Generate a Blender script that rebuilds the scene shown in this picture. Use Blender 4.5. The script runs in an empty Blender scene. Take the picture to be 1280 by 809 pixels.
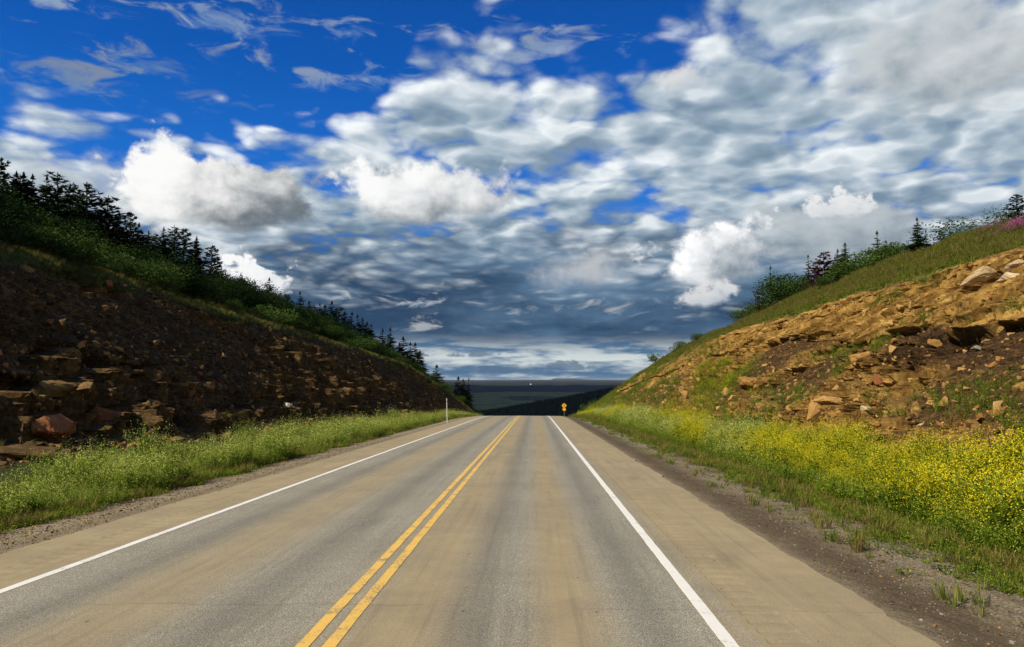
import bpy, bmesh, math, random
import numpy as np
from mathutils import Vector, Matrix
random.seed(7); RNG = np.random.default_rng(7)
sc = bpy.context.scene; C = sc.collection
R = math.radians

# ------------------------------------------------------------------ camera
F = 950.0; EYE = 2.1
PITCH = math.atan(70.5/F); YAW = math.atan(28/F)
cd = bpy.data.cameras.new('camera'); cam = bpy.data.objects.new('camera', cd); C.objects.link(cam)
cd.lens = F/1280*36; cd.sensor_width = 36; cd.clip_start = .1; cd.clip_end = 120000
cam.location = (0, 0, EYE); cam.rotation_euler = (math.pi/2+PITCH, 0, YAW)
sc.camera = cam
sc.render.resolution_x, sc.render.resolution_y = 1024, 647
sc.view_settings.view_transform = 'Standard'; sc.view_settings.look = 'None'
sc.view_settings.gamma = 1; sc.view_settings.exposure = 0.30
CR = cam.rotation_euler.to_matrix()
def ray(px, py): return (CR @ Vector(((px-640)/F, (404.5-py)/F, -1))).normalized()
def azel(px, py):
    d = ray(px, py); return math.atan2(d.x, d.y), math.asin(d.z)
def at_y(px, py, Y):                       # point of the ray at distance Y ahead
    d = ray(px, py); return Vector((0, 0, EYE)) + d*(Y/d.y)
def at_x(px, py, X):
    d = ray(px, py); return Vector((0, 0, EYE)) + d*(X/d.x)

# ------------------------------------------------------------------ node helper
class S:                                    # a socket with arithmetic
    def __init__(s, nt, o): s.nt, s.o = nt, o
    def m(s, op, *a, clamp=False): return mth(s.nt, op, s, *a, clamp=clamp)
    def __add__(s, b): return s.m('ADD', b)
    def __radd__(s, b): return s.m('ADD', b)
    def __sub__(s, b): return s.m('SUBTRACT', b)
    def __rsub__(s, b): return mth(s.nt, 'SUBTRACT', b, s)
    def __mul__(s, b): return s.m('MULTIPLY', b)
    def __rmul__(s, b): return s.m('MULTIPLY', b)
    def __truediv__(s, b): return s.m('DIVIDE', b)
    def __rtruediv__(s, b): return mth(s.nt, 'DIVIDE', b, s)
    def sm(s, a, b):                        # smoothstep a..b -> 0..1
        n = s.nt.nodes.new('ShaderNodeMapRange'); n.interpolation_type = 'SMOOTHSTEP'
        s.nt.links.new(s.o, n.inputs[0])
        if a < b: v = (a, b, 0, 1)
        else: v = (b, a, 1, 0)
        for i, x in enumerate(v): n.inputs[i+1].default_value = x
        return S(s.nt, n.outputs[0])
    def band(s, c, w, f): return (s-c).m('ABSOLUTE').sm(w+f, max(w-f, 0))
def put(nt, inp, v):
    if isinstance(v, S): nt.links.new(v.o, inp)
    elif isinstance(v, (tuple, list)) and len(v) == 3 and inp.type == 'RGBA': inp.default_value = (*v, 1)
    else: inp.default_value = v
def mth(nt, op, *a, clamp=False):
    n = nt.nodes.new('ShaderNodeMath'); n.operation = op; n.use_clamp = clamp
    for i, v in enumerate(a): put(nt, n.inputs[i], v)
    return S(nt, n.outputs[0])
def xyz(nt, x, y, z):
    n = nt.nodes.new('ShaderNodeCombineXYZ')
    for i, v in enumerate((x, y, z)): put(nt, n.inputs[i], v)
    return S(nt, n.outputs[0])
def sep(v):
    n = v.nt.nodes.new('ShaderNodeSeparateXYZ'); v.nt.links.new(v.o, n.inputs[0])
    return [S(v.nt, n.outputs[i]) for i in range(3)]
def mix(nt, f, a, b, mode='MIX'):
    n = nt.nodes.new('ShaderNodeMix'); n.data_type = 'RGBA'; n.blend_type = mode
    put(nt, n.inputs[0], f); put(nt, n.inputs[6], a); put(nt, n.inputs[7], b)
    return S(nt, n.outputs[2])
def noise(v, scale, detail=4, rough=.55, dist=0.0):
    n = v.nt.nodes.new('ShaderNodeTexNoise'); v.nt.links.new(v.o, n.inputs['Vector'])
    n.inputs['Scale'].default_value = scale; n.inputs['Detail'].default_value = detail
    n.inputs['Roughness'].default_value = rough; n.inputs['Distortion'].default_value = dist
    return S(v.nt, n.outputs[0])
def voro(v, scale, feature='F1', out=0):
    n = v.nt.nodes.new('ShaderNodeTexVoronoi'); n.feature = feature
    v.nt.links.new(v.o, n.inputs['Vector']); n.inputs['Scale'].default_value = scale
    return S(v.nt, n.outputs[out])
def attr(nt, name):
    n = nt.nodes.new('ShaderNodeAttribute'); n.attribute_name = name; return S(nt, n.outputs['Fac'])
def pos(nt):
    n = nt.nodes.new('ShaderNodeNewGeometry'); return S(nt, n.outputs['Position'])
def objco(nt):
    n = nt.nodes.new('ShaderNodeTexCoord'); return S(nt, n.outputs['Object'])
def objrand(nt):
    n = nt.nodes.new('ShaderNodeObjectInfo'); return S(nt, n.outputs['Random'])
def ramp(v, stops):
    n = v.nt.nodes.new('ShaderNodeValToRGB'); v.nt.links.new(v.o, n.inputs[0])
    e = n.color_ramp.elements
    while len(e) < len(stops): e.new(.5)
    for i, (p, c) in enumerate(stops): e[i].position = p; e[i].color = (*c, 1)
    return S(v.nt, n.outputs[0])
def material(name, fn, rough=.9, spec=.15):
    m = bpy.data.materials.new(name); m.use_nodes = True; nt = m.node_tree
    b = nt.nodes['Principled BSDF']; b.inputs['Roughness'].default_value = rough
    b.inputs['Specular IOR Level'].default_value = spec
    r = fn(nt); col, bump = r if isinstance(r, tuple) and isinstance(r[1], tuple) or (isinstance(r, tuple) and len(r) == 2 and (r[1] is None or isinstance(r[1], S))) else (r, None)
    put(nt, b.inputs['Base Color'], col)
    if bump is not None:
        h, st, di = bump
        n = nt.nodes.new('ShaderNodeBump'); n.inputs['Strength'].default_value = st; n.inputs['Distance'].default_value = di
        nt.links.new(h.o, n.inputs['Height']); nt.links.new(n.outputs[0], b.inputs['Normal'])
    return m

# ------------------------------------------------------------------ sky and sun
SUN_EL, SUN_AZ = R(40.5), R(54)               # SUN_AZ: how far left of straight behind the camera
sd = Vector((-math.cos(SUN_EL)*math.sin(SUN_AZ), -math.cos(SUN_EL)*math.cos(SUN_AZ), math.sin(SUN_EL)))  # towards the sun
L = bpy.data.lights.new('sun', 'SUN'); L.energy = 4.8; L.angle = R(.5); L.color = (1, .90, .70)
lo = bpy.data.objects.new('sun', L); C.objects.link(lo); lo.rotation_euler = sd.to_track_quat('Z', 'Y').to_euler()
W = bpy.data.worlds.new('World'); sc.world = W; W.use_nodes = True; nt = W.node_tree
bg = nt.nodes['Background']
sky = nt.nodes.new('ShaderNodeTexSky'); sky.sky_type = 'NISHITA'; sky.sun_disc = False
sky.sun_elevation = SUN_EL; sky.sun_rotation = math.atan2(sd.x, sd.y)
sky.altitude = 900; sky.dust_density = .3; sky.ozone_density = 3
SKY = .10
tc = nt.nodes.new('ShaderNodeTexCoord'); dirv = S(nt, tc.outputs['Generated'])
x, y, z = sep(dirv)
az = mth(nt, 'ARCTAN2', x, y); el = z.m('ARCSINE')
# all cloud colours are scene radiance; the background strength divides out
def K(c, k=1.0): return tuple(v*k/SKY for v in c)
blue = mix(nt, 1.0, S(nt, sky.outputs[0]), (.08, .50, 1.12), 'MULTIPLY')
blue = mix(nt, .55, blue, ramp(el.m('DIVIDE', .6, clamp=True), [(0, K((.10, .26, .50))), (.25, K((.035, .19, .56))), (.45, K((.010, .125, .48))), (.65, K((.002, .070, .34))), (1, K((.001, .030, .18)))]))
zc = z.m('MAXIMUM', 0.0) + .12
hl = (x*x + y*y + 1e-6).m('SQRT'); xh, yh = x/hl, y/hl
RS_ = 1.7/(z.m('MAXIMUM', 0.0)+.30)
P = xyz(nt, xh*RS_, yh*RS_, (z.m('MAXIMUM', 0.0)+.10).m('LOGARITHM', 2.718)*2.0)   # cloud deck: finer and flatter towards the horizon
def vadd(v, t):
    n = nt.nodes.new('ShaderNodeVectorMath'); n.operation = 'ADD'; nt.links.new(v.o, n.inputs[0]); n.inputs[1].default_value = t
    return S(nt, n.outputs[0])
def deck(v, dt):
    w = noise(v, 2.6, 3, .5); v2 = vadd2(v, xyz(nt, (w-.5)*.35, (w-.5)*.2, (noise(v, 2.1, 3, .5)-.5)*.5))
    n = nt.nodes.new('ShaderNodeTexVoronoi'); n.feature = 'F1'; nt.links.new(v2.o, n.inputs['Vector'])
    n.inputs['Scale'].default_value = 4.2; n.inputs['Detail'].default_value = 1; n.inputs['Roughness'].default_value = .5; n.inputs['Lacunarity'].default_value = 2.2
    return noise(v, 2.0, dt, .58)*.76 + (.58 - S(nt, n.outputs[0]))*.40 + .11
def vadd2(a, b):
    n = nt.nodes.new('ShaderNodeVectorMath'); n.operation = 'ADD'; nt.links.new(a.o, n.inputs[0]); nt.links.new(b.o, n.inputs[1]); return S(nt, n.outputs[0])
n1 = deck(P, 7)
n1s = deck(vadd(P, (-.05, .0, .10)), 4)
big = noise(vadd(P, (7.3, 2.1, 0)), .55, 2, .5)
# how much of the sky is covered: little at the upper left, much to the right and low down
eb = .300 + az.sm(-.34, -.12)*.10 + az.sm(.12, .38)*.15
cov = (eb-el).sm(-.15, .05)*.27 + (eb-el).sm(.0, .09)*.12 + az.sm(.05, .4)*.02 - .04 - az.sm(-.12, -.32)*el.sm(.27, .34)*.12 - el.sm(.38, .46)*az.sm(.26, .12)*.08
dens = n1 + cov + (big-.5)*.25
alpha = dens.sm(.50, .76)
thick = dens.sm(.62, 1.0)
lit = ((n1-n1s)*2.5 + .52 + (big-.5)*1.0).m('ADD', 0.0, clamp=True)
colr = ramp(lit*.75 + (1-thick)*.25, [(0.10, K((.13, .20, .28))), (.40, K((.24, .32, .40))), (.62, K((.40, .47, .53))), (.92, K((.74, .78, .80)))])
# darker steel blue underside of the deck towards the horizon
low = mix(nt, noise(xyz(nt, xh*3.4, yh*3.4, el*14.0), 1.3, 7, .58, .3).sm(.42, .72), K((.016, .046, .10)), K((.085, .16, .26)))
dk = (el + (n1-.5)*.26 + az.m('ABSOLUTE')*.07).sm(.235, .085)
colr = mix(nt, dk*.97, colr, low)
skyc = mix(nt, (alpha + el.sm(.24, .12)*.9).m('MINIMUM', 1.0), blue, colr)
# thin bright streaks low over the horizon
st = noise(xyz(nt, xh*9.0, yh*9.0, el*55.0), 1.0, 7, .62, .3)
stc = mix(nt, st.sm(.40, .62), K((.07, .15, .26)), K((.58, .63, .62)))
skyc = mix(nt, (el + (st-.5)*.035).sm(.066, .030)*.92, skyc, stc)
# cumulus: fine noise shared by every cloud
Q = xyz(nt, xh, yh, el*1.25)
f1 = noise(Q, 15.0, 8, .56, .15); f3 = noise(Q, 42.0, 6, .6, .2); f2 = noise(vadd(Q, (-.012, .016, 0)), 15.0, 6, .56, .15)
f0 = noise(vadd(Q, (3, 1, 0)), 6.5, 3, .5)
wispq = xyz(nt, xh*9.0, yh*9.0, el*26.0); edge_wn = noise(wispq, 1.6, 8, .62, .6)
edge = (f1-.5)*2.2 + (f0-.5)*1.7 + (f3-.5)*.7; edge_s = (f3-.5)*2.6 + (f1-.5)*3.6 + (edge_wn-.5)*1.6; edge_w = (edge_wn-.5)*7.0
rel = (f1-f2)*1.9 + (f0-.5)*1.3
def cumulus(base, px, py, rx, rt, rb, bright=1.0, dark=(.17, .20, .22), top=(1.0, 1.0, .98), soft=.16, slant=.28, op=1.0, shade=.25):
    a0, e0 = azel(px, py)
    qx = (az-a0)/(rx/F); dy = el-e0
    qy = dy.m('MAXIMUM', 0.0)/(rt/F) + dy.m('MINIMUM', 0.0)/(rb/F)
    r = (qx*qx + qy*qy).m('SQRT')
    d = (1.12 if soft < .5 else .70) - r + (edge_w if soft >= .5 else edge_s if rx < 62 else edge)*(qy*.8+1.0).m('MAXIMUM', .35).m('MINIMUM', 1.0)
    a = d.sm(.08, .08+soft*2)*op
    g = (qy*.55 - qx*slant + rel + shade)
    c = mix(nt, g.sm(-.65, .75), K(dark), K(top, bright*.82))
    return mix(nt, a, base, c)
for args in [
    (130, 232, 95, 40, 30, .62, (.24, .30, .36), (.85, .93, .99), .4, .1, .7),
    (1190, 60, 170, 95, 85, .72, (.22, .25, .27), (.85, .90, .92), .45, .25, .8),
    (1040, 292, 118, 44, 46, .62, (.12, .17, .22), (.8, .88, .93), .3, .2, .85),
    (1040, 258, 42, 19, 14, .85, (.45, .5, .53), (1, 1, 1), .2, .1, .9, .4),
    (290, 245, 134, 58, 44, .97, (.12, .145, .17), (1, 1, .98), .17, .50, 1, .10),
    (525, 247, 114, 52, 38, 1.0, (.16, .19, .22), (1, 1, .98), .20, .40, .95, .22),
    (886, 326, 76, 46, 34, 1.1, (.12, .17, .22), (1, 1, 1), .20, .50, 1, .25),
    (878, 372, 40, 18, 12, .75, (.26, .34, .42), (1, 1, 1), .35, .35, .9, .3),
    (316, 347, 46, 30, 26, .95, (.4, .46, .52), (1, 1, 1), .22, .3, 1, .4),
    (496, 378, 62, 22, 16, .62, (.22, .30, .40), (.95, .98, 1), .5, .2, .8),
    (530, 413, 52, 18, 12, .50, (.20, .28, .38), (.95, .98, 1), .5, .2, .8),
    (757, 390, 105, 24, 18, .50, (.16, .25, .35), (.95, .98, 1), .5, .2, .8),
    (712, 342, 90, 38, 28, .62, (.20, .28, .36), (1, 1, 1), .45, .3, .7),
    (860, 100, 48, 18, 14, .7, (.35, .42, .5), (1, 1, 1), .35, .2, .8),
    (430, 100, 110, 34, 24, .42, (.10, .24, .50), (.8, .95, 1.1), .6, .2, .7),
    (320, 30, 150, 34, 26, .42, (.10, .24, .50), (.8, .95, 1.1), .6, .2, .7),
    (70, 6, 120, 22, 18, .5, (.12, .25, .48), (.8, .95, 1.1), .6, .2, .7),
    (40, 100, 110, 60, 40, .32, (.06, .2, .45), (.8, .95, 1.1), .6, .2, .6),
    (200, 80, 90, 30, 24, .32, (.06, .2, .45), (.8, .95, 1.1), .6, .2, .6),
    (640, 70, 150, 40, 30, .42, (.10, .24, .50), (.8, .95, 1.1), .6, .2, .7),
    (180, 125, 110, 26, 20, .30, (.06, .2, .45), (.8, .95, 1.1), .6, .2, .5),
    (640, 462, 62, 7, 5, .3, (.085, .15, .24), (.42, .6, .8), .25, .2, .8, -.1),
    (702, 459, 48, 8, 5, .3, (.085, .15, .24), (.42, .6, .8), .25, .2, .8, -.1),
    (590, 444, 50, 7, 4, .3, (.075, .14, .23), (.42, .6, .8), .25, .2, .8, -.1)]:
    skyc = cumulus(skyc, *args)
# below the horizon: plain dark
skyc = mix(nt, el.sm(.0, -.03), skyc, K((.05, .07, .08)))
nt.links.new(skyc.o, bg.inputs[0]); bg.inputs[1].default_value = SKY
try: W.cycles.sampling_method = 'MANUAL'; W.cycles.sample_map_resolution = 512
except Exception: pass

# ------------------------------------------------------------------ numpy noise
def _h(ix, iy, iz, seed=0):
    n = (ix.astype(np.int64)*374761393 + iy.astype(np.int64)*668265263 + iz.astype(np.int64)*2147483647 + seed*144665) & 0xffffffff
    n = ((n ^ (n >> 13))*1274126177) & 0xffffffff; n = (n ^ (n >> 16))
    n = (n*2246822519) & 0xffffffff; n = n ^ (n >> 15)
    return (n & 0xffffff)/float(0xffffff)
def vn(x, y, z=0.0, seed=0):
    x, y = np.broadcast_arrays(np.asarray(x, float), np.asarray(y, float)); z = np.zeros_like(x)+z
    ix, iy, iz = np.floor(x), np.floor(y), np.floor(z); fx, fy, fz = x-ix, y-iy, z-iz
    fx, fy, fz = [f*f*f*(f*(f*6-15)+10) for f in (fx, fy, fz)]
    r = 0
    for dx in (0, 1):
        for dy in (0, 1):
            for dz in (0, 1):
                w = (fx if dx else 1-fx)*(fy if dy else 1-fy)*(fz if dz else 1-fz)
                r = r + w*_h(ix+dx, iy+dy, iz+dz, seed)
    return r*2-1
def fbm(x, y, z=0.0, oct=4, g=.5, seed=0):
    r = 0; a = 1; t = 0
    for i in range(oct):
        r = r + a*vn(x*2**i+i*17.3, y*2**i+i*5.1, z*2**i if np.ndim(z) else z, seed+i); t += a; a *= g
    return r/t
def worley(x, y, seed=0, jit=.9):
    ix, iy = np.floor(x), np.floor(y); f1 = np.full(x.shape, 9.); f2 = f1.copy(); cid = np.zeros_like(x); z0 = np.zeros_like(x)
    cx = np.zeros_like(x); cy = np.zeros_like(x)
    for dx in (-1, 0, 1):
        for dy in (-1, 0, 1):
            jx, jy = ix+dx, iy+dy
            px = jx+.5+(_h(jx, jy, z0, seed)-.5)*jit; py = jy+.5+(_h(jx, jy, z0, seed+9)-.5)*jit
            d = np.maximum(np.abs(px-x), np.abs(py-y))*.6+np.hypot(px-x, py-y)*.4
            c = _h(jx, jy, z0, seed+5); n = d < f1
            f2 = np.where(n, f1, np.minimum(f2, d)); cid = np.where(n, c, cid)
            cx = np.where(n, x-px, cx); cy = np.where(n, y-py, cy); f1 = np.where(n, d, f1)
    return f1, f2, cid, cx, cy
def sst(a, b, x): t = np.clip((x-a)/(b-a), 0, 1); return t*t*(3-2*t)

# ------------------------------------------------------------------ shape of the land
def road_z(Y):
    Y = np.asarray(Y, float); k = .0004; Y0 = 75.; Y1 = 150.
    a = np.clip(Y-Y0, 0, Y1-Y0); b = np.maximum(Y-Y1, 0)
    return -.0232*Y - k*a*a - 2*k*(Y1-Y0)*b
def tab(rows):
    r = np.array(rows, float); return lambda Y: [np.interp(Y, r[:, 0], r[:, i]) for i in range(1, r.shape[1])]
E = EYE
LB = tab([(-80, -15.5, .45), (30, -15.5, .40), (60, -15.5, .35), (110, -14.5, .3), (140, -12.5, .2), (170, -11, 0), (300, -11, -1)])     # X, height over road
LT = tab([(-80, -25, 6.2+E), (35.5, -25, 6.2+E), (41.7, -25, 6.2+E), (48.5, -25, 6.1+E), (55, -25, 5.4+E), (67, -24.5, 5.15+E), (73.8, -24, 5.0+E),
          (87.8, -23, 4.15+E), (107, -21.5, 3.15+E), (122.6, -20, 2.06+E), (135, -16.7, -1.4+E), (145, -14, -4.4+E), (175, -13, -8.4+E), (300, -13, -24)])
LS = tab([(-80, -40, 12.8), (35, -40, 12.8), (80, -40, 12.4), (110, -38, 10.6), (135, -36, 8.8), (160, -34, 5.0), (185, -32, -1), (230, -32, -14), (300, -32, -26)])
RB = tab([(-80, 11, .6), (60, 11, .55), (100, 10.5, .4), (130, 9.3, .2), (150, 8.3, 0), (300, 8, -1)])
RT = tab([(-80, 22, 6+E), (34.2, 22, 6+E), (51.6, 22, 5.97+E), (67, 22, 5.7+E), (75.6, 21.5, 5.4+E), (92, 20.5, 4.35+E), (108.5, 18.5, 2.5+E),
          (125, 15.8, -.1+E), (134, 13, -3.2+E), (149, 10.6, -5.9+E), (175, 10, -9.5+E), (300, 9.5, -24)])
RS = tab([(-80, 26, 8.2+E), (40, 26, 8.3+E), (46.4, 26, 8.65+E), (57, 26, 8.55+E), (74.5, 26, 8.15+E), (94, 25, 6.9+E), (112, 21.7, 4.8+E),
          (132, 17.8, .5+E), (143, 14.3, -3+E), (165, 12, -6.8+E), (190, 12, -10), (300, 12, -25)])

def interp_rows(u, us, vals):               # u (n,), us list of breakpoints, vals list of arrays (m,) -> (m,n)
    out = np.zeros((len(vals[0]), len(u)))
    for k in range(len(us)-1):
        m = (u >= us[k]) & (u <= us[k+1]); t = (u[m]-us[k])/(us[k+1]-us[k])
        out[:, m] = vals[k][:, None]*(1-t) + vals[k+1][:, None]*t
    return out

def grid_mesh(name, V, rows, cols, mat, attrs=None, smooth=False, flip=False):
    me = bpy.data.meshes.new(name); me.vertices.add(rows*cols); me.vertices.foreach_set('co', V.reshape(-1))
    i = np.arange(rows*cols).reshape(rows, cols)
    q = np.stack([i[:-1, :-1], i[:-1, 1:], i[1:, 1:], i[1:, :-1]], -1).reshape(-1, 4)
    if flip: q = q[:, ::-1]
    me.loops.add(q.size); me.loops.foreach_set('vertex_index', q.reshape(-1).astype(np.int32))
    me.polygons.add(len(q)); me.polygons.foreach_set('loop_start', np.arange(0, q.size, 4, dtype=np.int32))
    me.polygons.foreach_set('use_smooth', np.full(len(q), smooth))
    me.update(calc_edges=True); me.materials.append(mat)
    for k, v in (attrs or {}).items():
        a = me.attributes.new(k, 'FLOAT', 'POINT'); a.data.foreach_set('value', np.ascontiguousarray(v, dtype=np.float32).reshape(-1))
    o = bpy.data.objects.new(name, me); C.objects.link(o); return o
def struct(o): o['kind'] = 'structure'; return o
def tag(o, label, cat=None, group=None, kind=None):
    if label: o['label'] = label
    if cat: o['category'] = cat
    if group: o['group'] = group
    if kind: o['kind'] = kind
    return o
def raw_mesh(name, verts, faces, mat, smooth=False):
    me = bpy.data.meshes.new(name); me.from_pydata([tuple(v) for v in verts], [], faces); me.update()
    if isinstance(mat, (list, tuple)): [me.materials.append(m) for m in mat]
    else: me.materials.append(mat)
    if smooth: me.polygons.foreach_set('use_smooth', [True]*len(me.polygons))
    return me

# ------------------------------------------------------------------ materials
def m_road(nt):
    p = pos(nt); x, y, z = sep(p)
    wob = (noise(xyz(nt, x*.0, y*.08, 0.0), 1.0, 2)-.5)*.35
    xx = x + wob
    fine = noise(p, 55, 3, .7); grit = voro(p, 95); mid = noise(p, 2.2, 4, .6); streak = noise(xyz(nt, x*4.0, y*.10, 0.0), 1.0, 5, .6)
    dust = xx.band(.32, .16, .46)*1.05 + xx.band(-4.1, .20, .85)*.85 + xx.band(-1.30, .35, .65)*1.0 \
         + xx.sm(1.55, 1.75)*.50 + x.sm(1.95, 2.03)*.5 + x.band(1.97, .01, .03)*.35 + xx.sm(-5.6, -6.1)*1.0
    dust = dust + (streak-.5)*.55 + (mid-.5)*.35
    dust = (dust + y.sm(12, 60)*.0).m('MULTIPLY', .95, clamp=True)
    asp = ramp(fine*.5+grit*.9, [(.32, (.050, .046, .035)), (.60, (.145, .135, .102)), (.86, (.44, .42, .34))])
    dst = ramp(fine*.6+mid*.4, [(.3, (.26, .20, .105)), (.55, (.355, .282, .155)), (.75, (.44, .36, .21))])
    c = mix(nt, dust*.84+.06, asp, dst)
    ls = noise(xyz(nt, x*9.0, y*.22, 4.0), 1.0, 6, .65)
    c = mix(nt, ls.sm(.50, .72)*.30, c, (.13, .105, .065)); c = mix(nt, ls.sm(.48, .30)*.16, c, (.50, .42, .28))
    pat = noise(p, .5, 5, .6).sm(.35, .7)
    c = mix(nt, pat*.18, c, (.09, .082, .07))
    # hairline cracks across the surface, dark specks and a faint seam at each lane edge
    cr = (y - 7.9 + (noise(xyz(nt, x*.9, 0.0, 2.0), 1.3, 5)-.5)*.35).m('ABSOLUTE').sm(.022, .004)*(noise(p, 1.1, 2).sm(.42, .5))
    cr2 = (y - 15.6 + (noise(xyz(nt, x*.9, 0.0, 5.0), 1.3, 5)-.5)*.5).m('ABSOLUTE').sm(.03, .006)*(noise(p, .8, 2).sm(.5, .58))
    c = mix(nt, (cr+cr2)*.3, c, (.035, .03, .025))
    sp = voro(xyz(nt, x*2.2, y*1.2, 0.0), 1.0).sm(.045, .02)
    c = mix(nt, sp*.7, c, (.04, .03, .022))
    oil = noise(xyz(nt, x*1.3, y*.25, 3.0), 1.0, 3).sm(.62, .75)
    c = mix(nt, oil*.22, c, (.05, .047, .042))
    g = (x.band(-2.95, .0, .5)+x.band(-4.9, .0, .45)+x.band(-.62, .0, .45)+x.band(1.12, 0, .38))*.30
    c = mix(nt, g.m('MINIMUM', 1.0), c, (.06, .06, .057))
    return c, (grit*.6+fine*.4, .45, .006)
MROAD = material('asphalt', m_road, .85, .25)
def m_paint(cl, cl2, wear):
    def f(nt):
        p = pos(nt); n = noise(p, 38, 4, .7); w = noise(p, 3, 5, .65)
        c = mix(nt, w*.6, cl, cl2)
        return mix(nt, (n*.6+w*.55).sm(wear, wear+.16), c, (.20, .18, .14)), (n, .3, .004)
    return f
MWHITE = material('white_road_paint', m_paint((.80, .79, .74), (.62, .60, .54), .63), .7)
MYEL = material('yellow_road_paint', m_paint((.78, .48, .09), (.60, .43, .16), .57), .7)

def m_land(side):
    def f(nt):
        p = pos(nt); x, y, z = sep(p)
        face, tone, grass, sh = attr(nt, 'face'), attr(nt, 'tone'), attr(nt, 'grass'), attr(nt, 'gravel')
        n1 = noise(p, 1.1, 6, .6); n2 = noise(p, 7, 5, .65); n3 = noise(p, 40, 3, .7); v = voro(p, 5.5)
        # gravel shoulder
        gv = voro(p, 34, out=0); gvc = voro(p, 26, out=1)
        gr = ramp(gv*.6+n3*.6, [(.25, (.075, .058, .032)), (.5, (.18, .145, .088)), (.8, (.36, .31, .21))])
        dirt = ramp(n2*.5+n3*.5, [(.3, (.055, .036, .02)), (.6, (.12, .085, .05)), (.8, (.2, .15, .095))])
        if side > 0: dm = (x+(n1-.5)*.8).band(4.1, .5, .5)*.85
        else: dm = (x+(n1-.5)*.6).band(-7.7, .1, .4)*.4
        gr = mix(nt, dm, gr, dirt)
        dm2 = ((x if side > 0 else x*-1.0)+(n2-.5)*.35)
        gr = mix(nt, dm2.sm(3.75 if side > 0 else 7.75, 3.45 if side > 0 else 7.3)*.9, gr, (.28, .22, .135))
        soil = ramp(n2*.6+n1*.4, [(.3, (.035, .022, .012)), (.6, (.10, .06, .03)), (.78, (.19, .12, .062))])
        if side > 0:
            bc = x*1.02+y*.545; bt = y*.84-x*.665                          # along and across the bedding
            b1 = noise(xyz(nt, bc*1.0, bt*.16, z*.2), 3.2, 7, .68, .4); b2 = noise(xyz(nt, bc*1.0, bt*.10, 7.0), 9.0, 4, .6, .6)
            crack = (b2-.5).m('ABSOLUTE').sm(.018, .002)*noise(p, .9, 3).sm(.42, .55)
            rock = ramp(b1*.60+n3*.15+n1*.25, [(.36, (.09, .045, .010)), (.46, (.28, .155, .035)), (.55, (.48, .295, .080)), (.66, (.68, .47, .17))])
            rock = mix(nt, crack*.75, rock, (.045, .024, .010))
            earth = ramp(n2*.55+n1*.25+n3*.2, [(.40, (.016, .010, .005)), (.54, (.062, .033, .013)), (.70, (.19, .108, .040))])
            dry = ramp(n2*.5+n3*.5, [(.3, (.05, .075, .014)), (.6, (.11, .135, .022)), (.8, (.23, .19, .06))])
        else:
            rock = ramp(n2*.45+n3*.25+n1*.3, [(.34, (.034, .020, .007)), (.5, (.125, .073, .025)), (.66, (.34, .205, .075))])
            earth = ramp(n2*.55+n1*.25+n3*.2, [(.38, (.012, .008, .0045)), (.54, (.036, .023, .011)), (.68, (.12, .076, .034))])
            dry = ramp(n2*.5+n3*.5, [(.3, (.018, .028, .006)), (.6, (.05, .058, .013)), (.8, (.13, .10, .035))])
        fc = mix(nt, (tone+(n2-.5)*.35).m('ADD', 0, clamp=True), earth, rock)
        c = mix(nt, face, soil, fc)
        c = mix(nt, (grass+(n2-.5)*.7).sm(.3, .6), c, dry)
        c = mix(nt, sh, c, gr)
        if side > 0: return c, (n2*.35+n3*.3+v*.2+b1*1.2*(tone*.8+.2)-crack*.25, 1.0, .09)
        return c, (n2*.5+n3*.35+v*.3, .8, .06)
    return f
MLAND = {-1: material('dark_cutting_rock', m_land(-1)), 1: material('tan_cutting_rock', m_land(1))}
def m_stone(stops):
    def f(nt):
        o = objco(nt); p = pos(nt); a = noise(p, 3.0, 5, .6); b = noise(p, 22, 4, .65); r = objrand(nt)
        return ramp(a*.35+b*.35+r*.3, stops), (b*.6+noise(p, 60, 2)*.4, .7, .03)
    return f
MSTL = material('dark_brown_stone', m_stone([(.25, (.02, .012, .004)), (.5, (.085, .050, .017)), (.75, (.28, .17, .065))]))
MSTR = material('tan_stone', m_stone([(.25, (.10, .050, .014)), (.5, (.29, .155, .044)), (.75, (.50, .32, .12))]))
MPALE = material('pale_stone', m_stone([(.25, (.33, .23, .12)), (.5, (.50, .38, .22)), (.75, (.62, .52, .36))]))
MRED = material('red_brown_stone', m_stone([(.25, (.10, .036, .015)), (.5, (.26, .10, .04)), (.75, (.45, .26, .11))]))
MGREY = material('grey_stone', m_stone([(.25, (.10, .09, .075)), (.5, (.23, .21, .17)), (.75, (.38, .36, .31))]))

def m_leaf(c1, c2, c3, tr=.25):
    def mk(name):
        m = bpy.data.materials.new(name); m.use_nodes = True; nt = m.node_tree
        b = nt.nodes['Principled BSDF']; b.inputs['Roughness'].default_value = .8; b.inputs['Specular IOR Level'].default_value = .04
        n = nt.nodes.new('ShaderNodeNewGeometry'); rnd = S(nt, n.outputs['Random Per Island'])
        lum = rnd*.6 + noise(pos(nt), .9, 3)*.4 + (objrand(nt)-.5)*.35
        col = ramp(lum, [(.15, c1), (.5, c2), (.85, c3)])
        put(nt, b.inputs['Base Color'], col)
        t = nt.nodes.new('ShaderNodeBsdfTranslucent'); put(nt, t.inputs[0], col)
        mx = nt.nodes.new('ShaderNodeMixShader'); mx.inputs[0].default_value = tr
        nt.links.new(b.outputs[0], mx.inputs[1]); nt.links.new(t.outputs[0], mx.inputs[2])
        nt.links.new(mx.outputs[0], nt.nodes['Material Output'].inputs[0]); return m
    return mk
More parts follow.
